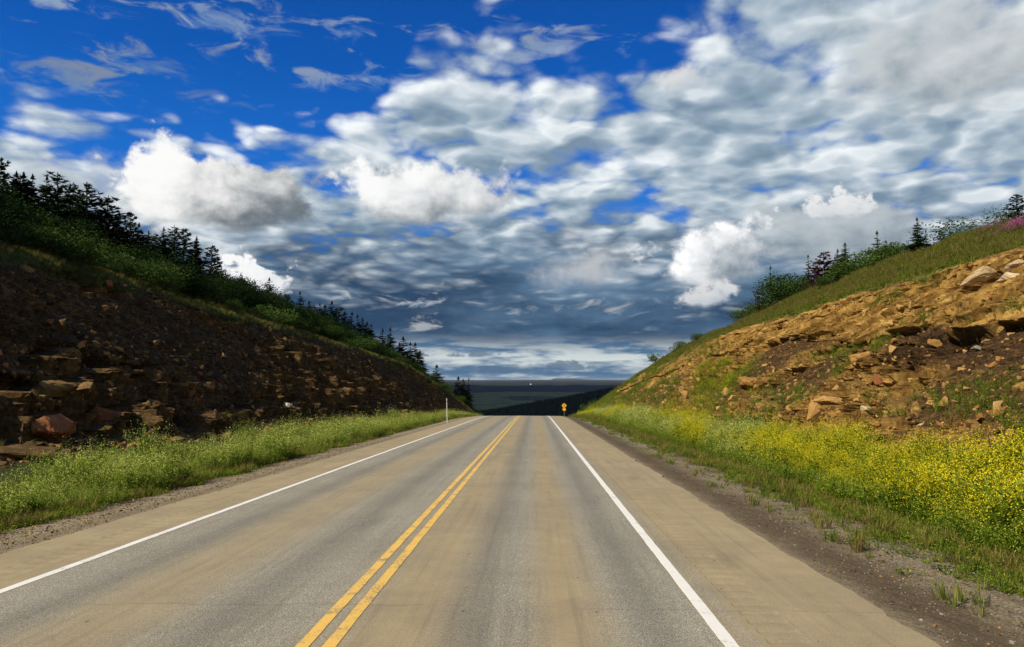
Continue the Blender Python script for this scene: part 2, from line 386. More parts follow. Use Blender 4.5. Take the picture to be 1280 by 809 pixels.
LEAF = {
 'needle': m_leaf((.007, .014, .007), (.014, .026, .012), (.03, .045, .018), .1)('dark_needles'),
 'needle_green': m_leaf((.02, .045, .014), (.04, .08, .022), (.07, .12, .035), .2)('green_needles'),
 'needle_red': m_leaf((.035, .008, .010), (.07, .018, .018), (.11, .035, .028), .2)('rust_needles'),
 'bush_dark': m_leaf((.006, .015, .004), (.013, .029, .007), (.030, .055, .012), .12)('dark_bush_leaves'),
 'bush': m_leaf((.014, .036, .007), (.034, .066, .011), (.075, .12, .02), .2)('bush_leaves'),
 'bush_mid': m_leaf((.024, .052, .010), (.05, .095, .017), (.10, .155, .03), .25)('mid_bush_leaves'),
 'bush_light': m_leaf((.03, .06, .014), (.06, .115, .022), (.12, .18, .04), .25)('light_bush_leaves'),
 'weed': m_leaf((.045, .09, .008), (.13, .21, .016), (.28, .35, .035), .4)('weed_leaves'),
 'weed_pale': m_leaf((.07, .12, .016), (.19, .26, .03), (.38, .45, .08), .4)('pale_weed_leaves'),
 'flower': m_leaf((.50, .45, .010), (.74, .62, .012), (.82, .72, .05), .3)('yellow_petals'),
 'flower_dim': m_leaf((.25, .28, .03), (.45, .45, .06), (.6, .58, .14), .3)('pale_yellow_petals'),
 'white': m_leaf((.42, .46, .08), (.60, .62, .15), (.74, .74, .30), .3)('cream_petals'),
 'pink': m_leaf((.25, .05, .16), (.4, .09, .26), (.5, .16, .36), .3)('pink_petals'),
 'straw': m_leaf((.10, .09, .02), (.19, .155, .04), (.30, .24, .075), .3)('dry_straw'),
 'grass': m_leaf((.06, .09, .010), (.14, .18, .02), (.29, .29, .06), .35)('grass_blades'),
}
def m_bark(nt):
    p = objco(nt); n = noise(p, 9, 4); return ramp(n, [(.3, (.03, .022, .015)), (.7, (.10, .08, .06))]), (n, .6, .03)
MBARK = material('bark', m_bark)

# ------------------------------------------------------------------ road
PE_L, PE_R = -7.3, 3.5
WL, YC, WR = -5.86, -1.86, 1.69
Ys = np.concatenate([np.arange(-60, 3, 3.), np.arange(3, 62, .075), np.arange(62, 150, .5), np.arange(150, 321, 5.)])
RUM = [(2.02, 2.42), (-6.64, -6.18)]
cols = sorted(set([PE_L-.02, PE_L+.02, -7.0, -6.64, -6.60, -6.22, -6.18, WL-.08, -5.4, -4.8, -4.1, -3.4, -2.7, YC, -1.2, -.5, .2, .9, 1.5, 1.8, 2.02, 2.05, 2.36, 2.42, 2.7, 3.0, 3.3, PE_R-.02, PE_R+.02]))
cols = np.array(cols); XX, YY = np.meshgrid(cols, Ys)
edge_j = (fbm(Ys*1.3, Ys*0+3, oct=4)*.10)
XX[:, 0] -= .0; XX[:, 0] += edge_j; XX[:, 1] += edge_j*.9; XX[:, -1] += edge_j; XX[:, -2] += edge_j*.9
ZZ = road_z(YY) - .010*np.abs(XX-YC)*.6
for a, b in RUM:
    m = (XX > a+.001) & (XX < b-.001); ph = np.abs(((YY/.30) % 1)-.5)*2
    ZZ = np.where(m & (YY > 3) & (YY < 62), ZZ-.010*sst(.35, .75, ph), ZZ)
ZZ[:, 0] -= .12; ZZ[:, -1] -= .12
struct(grid_mesh('road', np.stack([XX, YY, ZZ], -1), len(Ys), len(cols), MROAD))
def rz(X, Y): return road_z(Y) - .010*abs(X-YC)*.6
def marking(name, xc, w, mat, lab):
    ys = np.concatenate([np.arange(-40, 3, 3.), np.arange(3, 40, .12), np.arange(40, 300, .5)]); w2 = w/2
    e1 = fbm(ys*3, ys*0+xc, oct=4)*.008; e2 = fbm(ys*3, ys*0+xc+9, oct=4)*.008
    X = np.stack([xc-w2+e1, xc-w2+e1+.002, xc+w2+e2-.002, xc+w2+e2], -1); Y = np.repeat(ys[:, None], 4, 1)
    Z = rz(X, Y)+.005; Z[:, 0] -= .004; Z[:, 3] -= .004
    o = struct(grid_mesh(name, np.stack([X, Y, Z], -1), len(ys), 4, mat)); o['label'] = lab
marking('white_edge_line', WR, .125, MWHITE, 'white edge line along the right shoulder')
marking('white_edge_line', WL, .125, MWHITE, 'white edge line along the left shoulder')
marking('yellow_centre_line', YC-.115, .12, MYEL, 'left stripe of the double yellow centre line')
marking('yellow_centre_line', YC+.115, .12, MYEL, 'right stripe of the double yellow centre line')

# ------------------------------------------------------------------ hillsides
def rows_y():
    y = [-80.]; 
    while y[-1] < 10: y.append(y[-1]+3)
    y = y[:-1]+[10.]
    while y[-1] < 180: y.append(y[-1]+max(.05, y[-1]*.0027))
    while y[-1] < 300: y.append(y[-1]+2.5)
    return np.array(y)
def side_profile(side, Y):                  # breakpoints u: 0 road edge,1 gravel edge,2 ditch,3 base,4 top,5 brow,6 far
    B, T, Sx = (LB, LT, LS) if side < 0 else (RB, RT, RS)
    rzv = road_z(Y); o = np.ones_like(Y); bx, bh = B(Y); tx, tz = T(Y); sx, sz = Sx(Y)
    if side < 0: xs = [-7.2*o, -8.9*o, np.maximum(-11.2, bx+1.4), bx, tx, sx, -75*o]; zs = [rzv-.075, rzv-.17, rzv-.42, rzv+bh, tz, sz, sz-2.]
    else: xs = [3.4*o, 5.8*o, 7.6*o, bx, tx, sx, 75*o]; zs = [rzv-.075, rzv-.16, rzv-.40, rzv+bh, tz, sz, sz-3.]
    return xs, zs
NU = [0, 10, 26, 46, 286, 316, 340]
U = np.concatenate([np.linspace(i, i+1, NU[i+1]-NU[i], endpoint=False) for i in range(6)]+[[6.]])
def smooth_surface(side, Y, u=U):
    xs, zs = side_profile(side, Y); us = [0, 1, 2, 3, 4, 5, 6]
    return interp_rows(u, us, xs), interp_rows(u, us, zs)
FIELD = {}
def build_side(side):
    Y = rows_y(); X, Z = smooth_surface(side, Y); YY = np.repeat(Y[:, None], len(U), 1)
    UU = np.repeat(U[None, :], len(Y), 0); s = np.clip(UU-3, 0, 1); face = sst(2.85, 3.03, UU)*(1-sst(3.97, 4.08, UU))
    bx, bz = X[:, NU[3]][:, None], Z[:, NU[3]][:, None]; tx, tz = X[:, NU[4]][:, None], Z[:, NU[4]][:, None]
    leng = np.hypot(tx-bx, tz-bz); sl = s*leng                       # metres up the face
    hgt = np.clip((tz-bz)/8, .15, 1)
    nx = -side*(tz-bz)/leng; nz = np.abs(tx-bx)/leng                   # outward normal
    low = fbm(X*.12+3, YY*.12, oct=3, seed=2)
    cot = (np.abs(tx-bx)/np.maximum(tz-bz, .5))
    def beds(thick, seed, wid, dip, rough):                      # rock beds broken into blocks: depth of each block's face
        zz = Z-.55*road_z(YY)+dip*YY+fbm(YY*.16, YY*0+seed, oct=4, seed=seed)*.9+fbm(YY*.9, Z*.7, oct=3, seed=seed+1)*rough
        tb = np.cumsum(np.random.default_rng(seed).uniform(.45, 1.6, 160)*thick)-30*thick
        k = np.searchsorted(tb, zz); mid = .5*(tb[np.clip(k, 1, 159)]+tb[np.clip(k-1, 0, 158)])
        q = YY/wid+_h(k*1., k*0., k*0., seed)*9+.25*fbm(YY*1.5, zz*1.5, oct=2, seed=seed+2); jn = np.floor(q)
        w_ = .5+_h(jn, k*1., k*0., seed+7)                        # uneven block widths
        r_ = _h(np.floor(q*w_*.0+jn), k*1., k*0., seed+4); fq = q-jn
        gap = np.minimum(fq, 1-fq)*wid
        return (zz-mid)*cot, r_, sst(.16, .02, gap), k
    if side < 0:
        wx = fbm(YY*.5, sl*.5, oct=3, seed=11)*.7; wy = fbm(YY*.5+9, sl*.5, oct=3, seed=12)*.5
        st, c1, gp, kk = beds(1.0, 301, 1.7, .0, .30); st2_, c2, gp2, _ = beds(.36, 311, .62, .0, .18)
        d1, d2, c3, _, _ = worley(YY/.30+wx*2, sl/.22, 23)
        rocky = sst(-.30, .15, fbm(YY*.07, sl*.22+5, oct=3, seed=31)+.75*(1-s)-.28)
        near = 1-.35*sst(60, 110, YY)
        # horizontal push towards the road (+) in metres, turned into the slope normal frame below
        hx = rocky*near*(st*.95+1.15*(c1-.5)-.75*sst(.22, .0, c1)-.55*gp) + rocky*(st2_*.55+.42*(c2-.5)-.22*gp2) + .10*(c3-.5)+(1-rocky)*(.30*(c2-.5)+.45*st2_)
        hx = hx + (1-rocky)*.35*fbm(YY*1.1, sl*1.1, oct=5, g=.6, seed=41)
        dsp = .35*low
        tone = .20+.50*c2*rocky+.35*(c1-.4)*rocky+.25*c3*sst(.5, .9, c3)-.08*(1-rocky)
        veg = fbm(YY*.25, sl*.5, oct=4, seed=51)
        grass = sst(.32, .5, veg)*.4 + sst(.86, 1.0, s+.12*veg)*.7 + sst(.18, .0, s+veg*.1)*.35
    else:
        wx = fbm(YY*.45, sl*.45, oct=3, seed=61); wy = fbm(YY*.45+9, sl*.45, oct=3, seed=62)
        th = R(33); c = sl*math.cos(th)+(YY-20)*math.sin(th); t = -sl*math.sin(th)+(YY-20)*math.cos(th)   # bedding
        c = c+wx*.35
        st1, st2, k1, _, _ = worley(c/.8, t/3.6+wx*.5, 63); k2 = .5+.5*fbm(c*1.4, t*.35, oct=3, seed=64)
        b1, b2, k3, qx, qy = worley(YY/1.25+wx, sl/.7+wy, 65); d1, d2, k4, _, _ = worley(YY/.4+wx, sl/.28+wy, 66)
        bound = np.interp(YY, [20, 27.3, 28.6, 31, 33.6, 37.8, 42, 46.9, 54.7, 60, 65, 80], [.52, .50, .475, .505, .53, .47, .56, .657, .70, .656, .625, .6])+.014*fbm(YY*1.1, YY*0+2, oct=3, seed=71)
        slab = sst(bound-.012, bound+.012, s+.02*wx)*(1-.6*sst(62, 85, YY))
        slab = slab*(1-sst(.88, .99, s+.05*wy))
        rocky = sst(-.12, .28, fbm(YY*.13+4, sl*.25, oct=3, seed=72))
        cq = c+.22*fbm(c*.6, t*.35, oct=3, seed=401)+.10*fbm(YY*2, sl*2, oct=3, seed=403); tb = np.cumsum(np.random.default_rng(402).uniform(.14, .75, 260))-40
        kb = np.searchsorted(tb, cq); mb = .5*(tb[np.clip(kb, 1, 259)]+tb[np.clip(kb-1, 0, 258)]); qt = t/1.9+_h(kb*1., kb*0., kb*0., 404)*7+.2*wx; jt = np.floor(qt)
        rb_ = _h(jt, kb*1., kb*0., 405); gq = sst(.16, .02, np.minimum(qt-jt, 1-qt+jt)*1.9)
        hs, h1, hg, _ = beds(.85, 411, 1.5, .16, .35); hs2, h2, hg2, _ = beds(.30, 421, .6, .16, .2)
        ps, p1, pg, _ = beds(.62, 431, 2.6, .34, .30); ps2, p2, pg2, _ = beds(.22, 441, .9, .34, .16)
        g1 = sst(0, .28, st2-st1); g3 = sst(0, .22, b2-b1); g4 = sst(0, .3, d2-d1)
        hx = slab*(.80*ps+.75*(p1-.5)-.40*sst(.2, .0, p1)-.30*pg+.42*ps2+.26*(p2-.5)-.10*pg2+.35*fbm(c*.8, t*.2, oct=3, seed=73)+.45)
        hx = hx+(1-slab)*(rocky*(.95*hs+1.05*(h1-.5)-.55*sst(.22, .0, h1)-.45*hg)+(.45+.4*rocky)*(.50*hs2+.42*(h2-.5)-.2*hg2)+.10*(k4-.5)+.25*(1-rocky)*fbm(YY*1.2, sl*1.2, oct=5, g=.6, seed=74))
        dsp = .45*low; hx = hx*(1-.8*sst(62, 105, YY))
        # dark hollow under the slab and a thin shadow gap along part of its foot
        cave = np.exp(-((YY-28.4)/1.15)**4)*sst(bound-.075, bound-.045, s)*sst(bound+.012, bound-.006, s)
        dsp = dsp-1.6*cave
        dsp = dsp-.30*sst(.0, .25, wy)*np.exp(-((s-bound+.02)/.014)**2)*(YY < 60)
        lam = fbm(c*4, t*.9, oct=5, g=.65, seed=75)
        tone = slab*(.62+.35*lam+.25*p2+.15*(p1-.5))+(1-slab)*(rocky*(.20+.45*h2+.3*h1)+.12*k4)
        shale = np.exp(-((YY-29)/5)**4)*sst(bound-.24, bound-.13, s)*sst(bound+.01, bound-.02, s)
        tone = tone*(1-shale)
        veg = fbm(YY*.22, sl*.42, oct=4, seed=76)+.10*(k3-.5)
        grass = sst(.20, .42, veg-.25*slab)*.42*(1-.9*slab) *(1-shale) + sst(.955, 1.03, s+.06*veg)*.9+sst(.14, .0, s)*.4 + sst(75, 120, YY)*.35*sst(-.1, .3, veg)
    keep = sst(3.0, 3.06, UU)*(1-sst(3.94, 4.0, UU)); dsp = dsp*keep*hgt
    X2, Z2 = X+nx*dsp, Z+nz*dsp
    X2 = X2-side*hx*keep*hgt
    off = (UU > 1) & (UU <= 3.0)
    Z2 = Z2+np.where(off, .07*fbm(X*.9, YY*.9, oct=4, seed=81)*sst(1, 1.3, UU), 0)+np.where(UU <= 1, .014*fbm(X*4, YY*4, oct=3, seed=82)*sst(0, .2, UU), 0)
    Z2 = Z2+np.where(UU > 4, .5*fbm(X*.18, YY*.18, oct=4, seed=83)*sst(4, 4.6, UU), 0)
    top = sst(3.98, 4.06, UU); verge = sst(1.0, 1.35, UU+fbm(X*.8, YY*.8, oct=4, seed=85)*.30)*(1-sst(2.7, 3.0, UU))
    grass = np.clip(np.where(UU < 3, verge*.9, grass)+top*.9, 0, 1)
    gravel = 1-sst(.72, 1.2, UU+fbm(X*.8, YY*.8, oct=4, seed=85)*.30)
    FIELD[side] = (Y, U, X2, Z2, slab if side > 0 else rocky)
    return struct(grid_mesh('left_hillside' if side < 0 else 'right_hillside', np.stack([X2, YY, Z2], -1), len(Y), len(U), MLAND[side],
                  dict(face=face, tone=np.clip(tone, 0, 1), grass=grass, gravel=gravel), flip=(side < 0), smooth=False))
HILL = {-1: build_side(-1), 1: build_side(1)}
def surf(side, u, Y):                       # point of the finished hillside at (u, Y)
    Ya, Ua, X, Z, _ = FIELD[side]
    u = np.atleast_1d(np.asarray(u, float)); Y = np.atleast_1d(np.asarray(Y, float))
    i = np.clip(np.searchsorted(Ya, Y)-1, 0, len(Ya)-2); j = np.clip(np.searchsorted(Ua, u)-1, 0, len(Ua)-2)
    fy = np.clip((Y-Ya[i])/(Ya[i+1]-Ya[i]), 0, 1); fu = np.clip((u-Ua[j])/(Ua[j+1]-Ua[j]), 0, 1)
    g = lambda A: (A[i, j]*(1-fy)+A[i+1, j]*fy)*(1-fu)+(A[i, j+1]*(1-fy)+A[i+1, j+1]*fy)*fu
    return np.stack([g(X), Y, g(Z)], -1)
def ground_at(side, X, Y):                  # height of the hillside at a world point
    us = np.linspace(0, 6, 241); P = surf(side, us, np.full(241, Y)); xs = P[:, 0]*side
    o = np.argsort(xs); return float(np.interp(X*side, xs[o], P[o, 2]))
def u_of(side, X, Y):
    us = np.linspace(0, 6, 241); P = surf(side, us, np.full(241, Y)); xs = P[:, 0]*side
    o = np.argsort(xs); return float(np.interp(X*side, xs[o], us[o]))

# ------------------------------------------------------------------ the valley and the far land (one sheet to the horizon)
def m_far(nt):
    p = pos(nt); x, y, z = sep(p); f = attr(nt, 'forest'); b = attr(nt, 'brown')
    n = noise(p, .009, 7, .7); n2 = noise(p, .004, 5, .6)
    forest = ramp(n, [(.3, (.007, .010, .005)), (.7, (.022, .026, .011))])
    field = mix(nt, (b+(n2-.5)*.8).sm(.3, .7), (.19, .175, .030), (.24, .13, .04))
    field = mix(nt, n.sm(.5, .62)*.7, field, (.03, .045, .016))
    return mix(nt, (f+(n-.5)*1.6).sm(.40, .55), field, forest), (n, .5, 6.)
MFAR = material('far_land', m_far)
fa = np.concatenate([np.radians(np.linspace(-180, -40, 30, endpoint=False)), np.radians(np.linspace(-40, -6, 40, endpoint=False)), np.radians(np.linspace(-6, 10, 240, endpoint=False)), np.radians(np.linspace(10, 40, 40, endpoint=False)), np.radians(np.linspace(40, 180, 31))])
fd = np.concatenate([[1., 60, 150, 230, 300], np.geomspace(360, 70000, 190)])
DD, AA = np.meshgrid(fd, fa, indexing='ij')
PX = 668+F*np.tan(np.clip(AA, -1.2, 1.2)); PX = np.where(np.abs(AA) > 1.2, 668+np.sign(AA)*2400, PX)
def zpx(py, D): return (475-py)/F*D+E
rid = np.interp(PX, [300, 560, 600, 640, 680, 720, 760, 790, 900, 1400], [519, 517, 513.5, 507.5, 500, 492.5, 485, 480, 472, 466])
kn = [(1, -9), (150, -9), (230, -21), (300, -32), (500, -70), (900, -100), (1500, -112), (2300, None), (2900, -150), (3600, 'm0'), (6000, 'm1'), (7200, 'm2'), (9000, 'm3'), (14000, 'm4'), (26000, 'm5'), (45000, 'm6'), (70000, 'm7')]
wav = lambda s, f: fbm(AA*f, AA*0+s, oct=4, seed=s)
lev = {'m0': zpx(511+0*AA, 3600), 'm1': zpx(491+.8*wav(3, 14), 6000), 'm2': zpx(487+2.6*wav(4, 22), 7200), 'm3': zpx(481.0+1.9*wav(5, 24), 9000),
       'm4': zpx(478.0+1.3*wav(6, 26), 14000), 'm5': zpx(475.5+.5*wav(7, 12), 26000), 'm6': zpx(474.8+.5*wav(8, 24)-np.where((PX > 690), 1.6, .2)*sst(-.3, .3, wav(9, 20)), 45000), 'm7': zpx(477+0*AA, 70000)}
KD = [k[0] for k in kn]; KZ = []
for d, v in kn: KZ.append(zpx(rid, 2300)-12 if v is None else (lev[v] if isinstance(v, str) else np.full_like(AA, float(v))))
FZ = np.zeros_like(DD)
for k in range(len(kn)-1):
    t = np.clip((DD-KD[k])/(KD[k+1]-KD[k]), 0, 1); m = (DD >= KD[k]) & (DD <= KD[k+1]); ts = t*t*(3-2*t) if KD[k] >= 1500 and KD[k] < 3600 else t
    FZ = np.where(m, KZ[k]*(1-ts)+KZ[k+1]*ts, FZ)
FX, FY = DD*np.sin(AA), DD*np.cos(AA)
FZ = FZ + np.where((DD > 320) & (DD < 3300), 7*fbm(FX*.004, FY*.004, oct=4, seed=90), 0) + np.where(DD >= 3300, 5*fbm(FX*.0012, FY*.0012, oct=4, seed=91), 0)
for_ = np.where(DD < 3000, 1, 0)+np.where(DD >= 6200, 1.0-.35*sst(.0, .5, fbm(FX*.0005, FY*.0012, oct=4, seed=92)), 0)+np.where((DD >= 3000) & (DD < 6200), .55*sst(.05, .3, fbm(FX*.0024, FY*.0014, oct=4, seed=93)), 0)
brn = sst(-.1, .3, fbm(FX*.0011+7, FY*.0009, oct=3, seed=94))
struct(grid_mesh('ground', np.stack([FX, FY, FZ], -1), len(fd), len(fa), MFAR, dict(forest=for_, brown=brn), smooth=True, flip=True))
def far_z(X, Y):
    D = math.hypot(X, Y); a = math.atan2(X, Y); i = min(max(int(np.searchsorted(fd, D))-1, 0), len(fd)-2); j = min(max(int(np.searchsorted(fa, a))-1, 0), len(fa)-2)
    t = (D-fd[i])/(fd[i+1]-fd[i]); q = (a-fa[j])/(fa[j+1]-fa[j])
    return (FZ[i, j]*(1-q)+FZ[i, j+1]*q)*(1-t)+(FZ[i+1, j]*(1-q)+FZ[i+1, j+1]*q)*t
# the spruce forest over the near valley side: one mass
vs, fs = [], []
rr = random.Random(5)
for _ in range(15000):
    D = rr.uniform(1250, 2700) if rr.random() > .35 else rr.uniform(2180, 2420)
    px = rr.uniform(540, 830); X = D*(px-668)/F; Y = math.sqrt(max(D*D-X*X, 1)); zb = far_z(X, Y)
    h = rr.uniform(8, 17); r = h*rr.uniform(.16, .24); k = len(vs); a0 = rr.random()*6
    for q in range(5): vs.append((X+r*math.cos(a0+q*1.2566), Y+r*math.sin(a0+q*1.2566), zb+h*.08))
    vs.append((X, Y, zb+h)); fs += [(k+q, k+(q+1) % 5, k+5) for q in range(5)]
me = raw_mesh('distant_forest', vs, fs, LEAF['needle']); o = bpy.data.objects.new('distant_forest', me); C.objects.link(o)
tag(o, 'black spruce forest covering the ridge across the valley behind the road crest', 'forest', kind='stuff')

# ------------------------------------------------------------------ bank of clouds added out of view, high over the left, to shade the valley
def m_cloud(nt): return (.82, .83, .84)
MCLOUD = material('cloud', m_cloud, 1, 0)
def cloud(cx, cy, rx, ry, seed):
    na, nr = 72, 22; a = np.linspace(0, 2*np.pi, na, endpoint=False); rho = np.linspace(0, 1, nr+1)[1:]
    out = 1+.22*fbm(np.cos(a)*2.2, np.sin(a)*2.2, oct=4, seed=seed); vs_, fs_ = [], []
    for sgn in (1, -1):
        for q in rho:
            X = cx+rx*q*out*np.cos(a); Y = cy+ry*q*out*np.sin(a); w = (1-q*q)**.5
            f1_, _, _, _, _ = worley(X/520, Y/520, seed); n_ = fbm(X/300, Y/300, oct=4, seed=seed+3)
            Z = 4000+(w*(620+300*(.8-f1_)+160*n_) if sgn > 0 else -w*(90+40*n_)); vs_ += list(zip(X, Y, Z))
    t0 = len(vs_); vs_ += [(cx, cy, 4700), (cx, cy, 3900)]
    for b, c0 in ((0, t0), (na*nr, t0+1)):
        for i in range(na):
            j = (i+1) % na; fs_.append((b+i, b+j, c0))
            for q in range(nr-1): fs_.append((b+q*na+i, b+(q+1)*na+i, b+(q+1)*na+j, b+q*na+j))
    e0 = (nr-1)*na
    for i in range(na): fs_.append((e0+i, e0+(i+1) % na, e0+na*nr+(i+1) % na, e0+na*nr+i))
    me = raw_mesh('unseen_cloud_bank', vs_, fs_, MCLOUD, True); o = bpy.data.objects.new('unseen_cloud_bank', me); C.objects.link(o); o['kind'] = 'structure'
for i, (cx, cy, rx, ry) in enumerate([(-4550, -900, 1900, 1450), (-4500, 900, 2000, 1500), (-4500, 2700, 2100, 1500), (-4400, 4500, 2300, 1500), ]): cloud(cx, cy, rx, ry, 200+i)

# ------------------------------------------------------------------ stones
def hull_mesh(name, rnd, mat, flat=.7, n=11, sub=0):
    bm = bmesh.new()
    for _ in range(n):
        v = Vector((rnd.gauss(0, 1), rnd.gauss(0, 1), rnd.gauss(0, 1))).normalized()*rnd.uniform(.8, 1)
        m = max(abs(v.x), abs(v.y), abs(v.z)); v = v/m*.55+v*.45                # towards a block
        bm.verts.new((v.x*.55, v.y*.5, v.z*.5*flat))
    r = bmesh.ops.convex_hull(bm, input=bm.verts)
    bmesh.ops.delete(bm, geom=[g for g in r['geom_interior'] if isinstance(g, bmesh.types.BMVert)], context='VERTS')
    if sub:
        bmesh.ops.bevel(bm, geom=bm.edges[:], offset=.035, segments=1, affect='EDGES')
        bmesh.ops.triangulate(bm, faces=bm.faces[:])
        bmesh.ops.subdivide_edges(bm, edges=bm.edges[:], cuts=sub, use_grid_fill=True)
        bmesh.ops.smooth_vert(bm, verts=bm.verts[:], factor=.15, use_axis_x=True, use_axis_y=True, use_axis_z=True)
        for v in bm.verts:
            c = v.co*4.3; d = float(fbm(np.array([c.x+c.z*.7]), np.array([c.y-c.z*.6]), oct=4, g=.65, seed=3)[0]); v.co *= 1+.24*d
    bmesh.ops.recalc_face_normals(bm, faces=bm.faces)
    me = bpy.data.meshes.new(name); bm.to_mesh(me); bm.free(); me.materials.append(mat); return me
rs = random.Random(11)
def stone_set(mat, k=14, n=12): return [hull_mesh('stone', rs, mat, rs.uniform(.55, 1), n) for _ in range(k)]
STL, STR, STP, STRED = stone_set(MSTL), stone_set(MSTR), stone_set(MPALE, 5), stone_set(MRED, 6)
def add_stones(side, n, wpick):
    h = HILL[side]; cand = []
    while len(cand) < n:
        Y = math.exp(rs.uniform(math.log(15), math.log(125))); s = rs.random()
        w, size, mats = wpick(Y, s)
        if rs.random() > w: continue
        cand.append((Y, s, size, mats))
    for Y, s, size, mats in cand:
        P = surf(side, 3+s, Y)[0]; o = bpy.data.objects.new('stone', rs.choice(mats)); C.objects.link(o)
        o.location = (P[0]+side*size*.10, P[1], P[2]-size*.14); o.scale = (size*rs.uniform(.7, 1.2), size*rs.uniform(.7, 1.5), size*rs.uniform(.6, 1.0))
        o.rotation_euler = (rs.gauss(0, .35), rs.gauss(0, .35)+side*-.25, rs.uniform(0, 6.3)); o.parent = h
def pl(Y, s):
    size = rs.choice([.3, .4, .5, .6, .8, 1.0])*(.75+Y*.008)*(1.35-.7*s)
    return (.9 if s < .12 else .3), size*.8, (STRED if rs.random() < .12 and s < .4 else STL)
def pr(Y, s):
    _, U_, X_, Z_, sl = FIELD[1]
    size = rs.choice([.22, .3, .4, .55, .75])*(.7+Y*.008)*(1.2-.6*s)
    return (.75 if s < .46 else .12), size, (STP if rs.random() < .015 else STR)
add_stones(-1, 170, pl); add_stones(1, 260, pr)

# ------------------------------------------------------------------ scattering (one object of many small pieces)
LIB = {}
def lib(name, meshes):
    c = bpy.data.collections.new(name)
    for m in meshes: c.objects.link(bpy.data.objects.new(m.name, m))
    LIB[name] = c; return c
def scatter(name, coll, pts, scl, label, cat, tilt=.12, stretch=None, parent=None, idx=None):
    n = len(pts); pts = np.asarray(pts, np.float32)
    me = bpy.data.meshes.new(name); me.vertices.add(n); me.vertices.foreach_set('co', pts.reshape(-1))
    def A(k, t, v, f): a = me.attributes.new(k, t, 'POINT'); a.data.foreach_set(f, np.ascontiguousarray(v).reshape(-1))
    rot = np.stack([RNG.normal(0, tilt, n), RNG.normal(0, tilt, n), RNG.uniform(0, 6.283, n)], -1).astype(np.float32)
    A('rot', 'FLOAT_VECTOR', rot, 'vector')
    s3 = np.repeat(np.asarray(scl, np.float32)[:, None], 3, 1)
    if stretch: s3[:, 2] *= RNG.uniform(stretch[0], stretch[1], n)
    A('scl', 'FLOAT_VECTOR', s3.astype(np.float32), 'vector')
    k = len(coll.objects)
    A('pick', 'INT', (RNG.integers(0, k, n) if idx is None else idx).astype(np.int32), 'value'); me.update()
    o = bpy.data.objects.new(name, me); C.objects.link(o)
    g = bpy.data.node_groups.new(name, 'GeometryNodeTree')
    g.interface.new_socket('Geometry', in_out='INPUT', socket_type='NodeSocketGeometry'); g.interface.new_socket('Geometry', in_out='OUTPUT', socket_type='NodeSocketGeometry')
    N = g.nodes.new; gi, go = N('NodeGroupInput'), N('NodeGroupOutput'); ip = N('GeometryNodeInstanceOnPoints'); ci = N('GeometryNodeCollectionInfo')
    ci.inputs['Collection'].default_value = coll; ci.inputs['Separate Children'].default_value = True; ci.inputs['Reset Children'].default_value = True
    def NA(nm, t):
        a = N('GeometryNodeInputNamedAttribute'); a.data_type = t; a.inputs['Name'].default_value = nm; return a.outputs['Attribute']
    mp = N('GeometryNodeMeshToPoints'); g.links.new(gi.outputs[0], mp.inputs[0])
    g.links.new(mp.outputs[0], ip.inputs['Points']); g.links.new(ci.outputs[0], ip.inputs['Instance']); ip.inputs['Pick Instance'].default_value = True
    g.links.new(NA('pick', 'INT'), ip.inputs['Instance Index'])
    e2r = N('FunctionNodeEulerToRotation'); g.links.new(NA('rot', 'FLOAT_VECTOR'), e2r.inputs[0]); g.links.new(e2r.outputs[0], ip.inputs['Rotation'])
    g.links.new(NA('scl', 'FLOAT_VECTOR'), ip.inputs['Scale']); g.links.new(ip.outputs[0], go.inputs[0])
    md = o.modifiers.new('scatter', 'NODES'); md.node_group = g
    tag(o, label, cat, kind='stuff')
    if parent is not None: o.parent = parent; del o['label']; del o['category']
    return o
class MB:                                   # quads and triangles gathered with a material index
    def __init__(s): s.v, s.f, s.m = [], [], []
    def poly(s, pts, m=0):
        k = len(s.v); s.v += [tuple(p) for p in pts]; s.f.append(tuple(range(k, k+len(pts)))); s.m.append(m)
    def leaf(s, p, d, up, l, w, m=0):       # a pointed leaf
        d = d.normalized(); x = d.cross(up); x = x.normalized() if x.length > 1e-4 else Vector((1, 0, 0))
        s.poly([p, p+d*l*.45+x*w*.5, p+d*l, p+d*l*.45-x*w*.5], m)
    def blade(s, p, q, w, m=0):
        d = (q-p); x = d.cross(Vector((rr.uniform(-1, 1), rr.uniform(-1, 1), .2)))
        x = x.normalized()*w*.5 if x.length > 1e-5 else Vector((w*.5, 0, 0)); s.poly([p-x, p+x, q], m)
    def tube(s, pts, rad, n=6, m=0):
        rings = []
        for i, p in enumerate(pts):
            d = (pts[min(i+1, len(pts)-1)]-pts[max(i-1, 0)]).normalized(); a = d.orthogonal().normalized(); b = d.cross(a)
            rings.append(len(s.v)); s.v += [tuple(p+(a*math.cos(t*6.2832/n)+b*math.sin(t*6.2832/n))*rad[i]) for t in range(n)]
        for i in range(len(pts)-1):
            for t in range(n):
                s.f.append((rings[i]+t, rings[i]+(t+1) % n, rings[i+1]+(t+1) % n, rings[i+1]+t)); s.m.append(m)
        s.f.append(tuple(rings[-1]+t for t in range(n))); s.m.append(m)
    def mesh(s, name, mats):
        me = raw_mesh(name, s.v, s.f, mats); me.polygons.foreach_set('material_index', s.m); return me
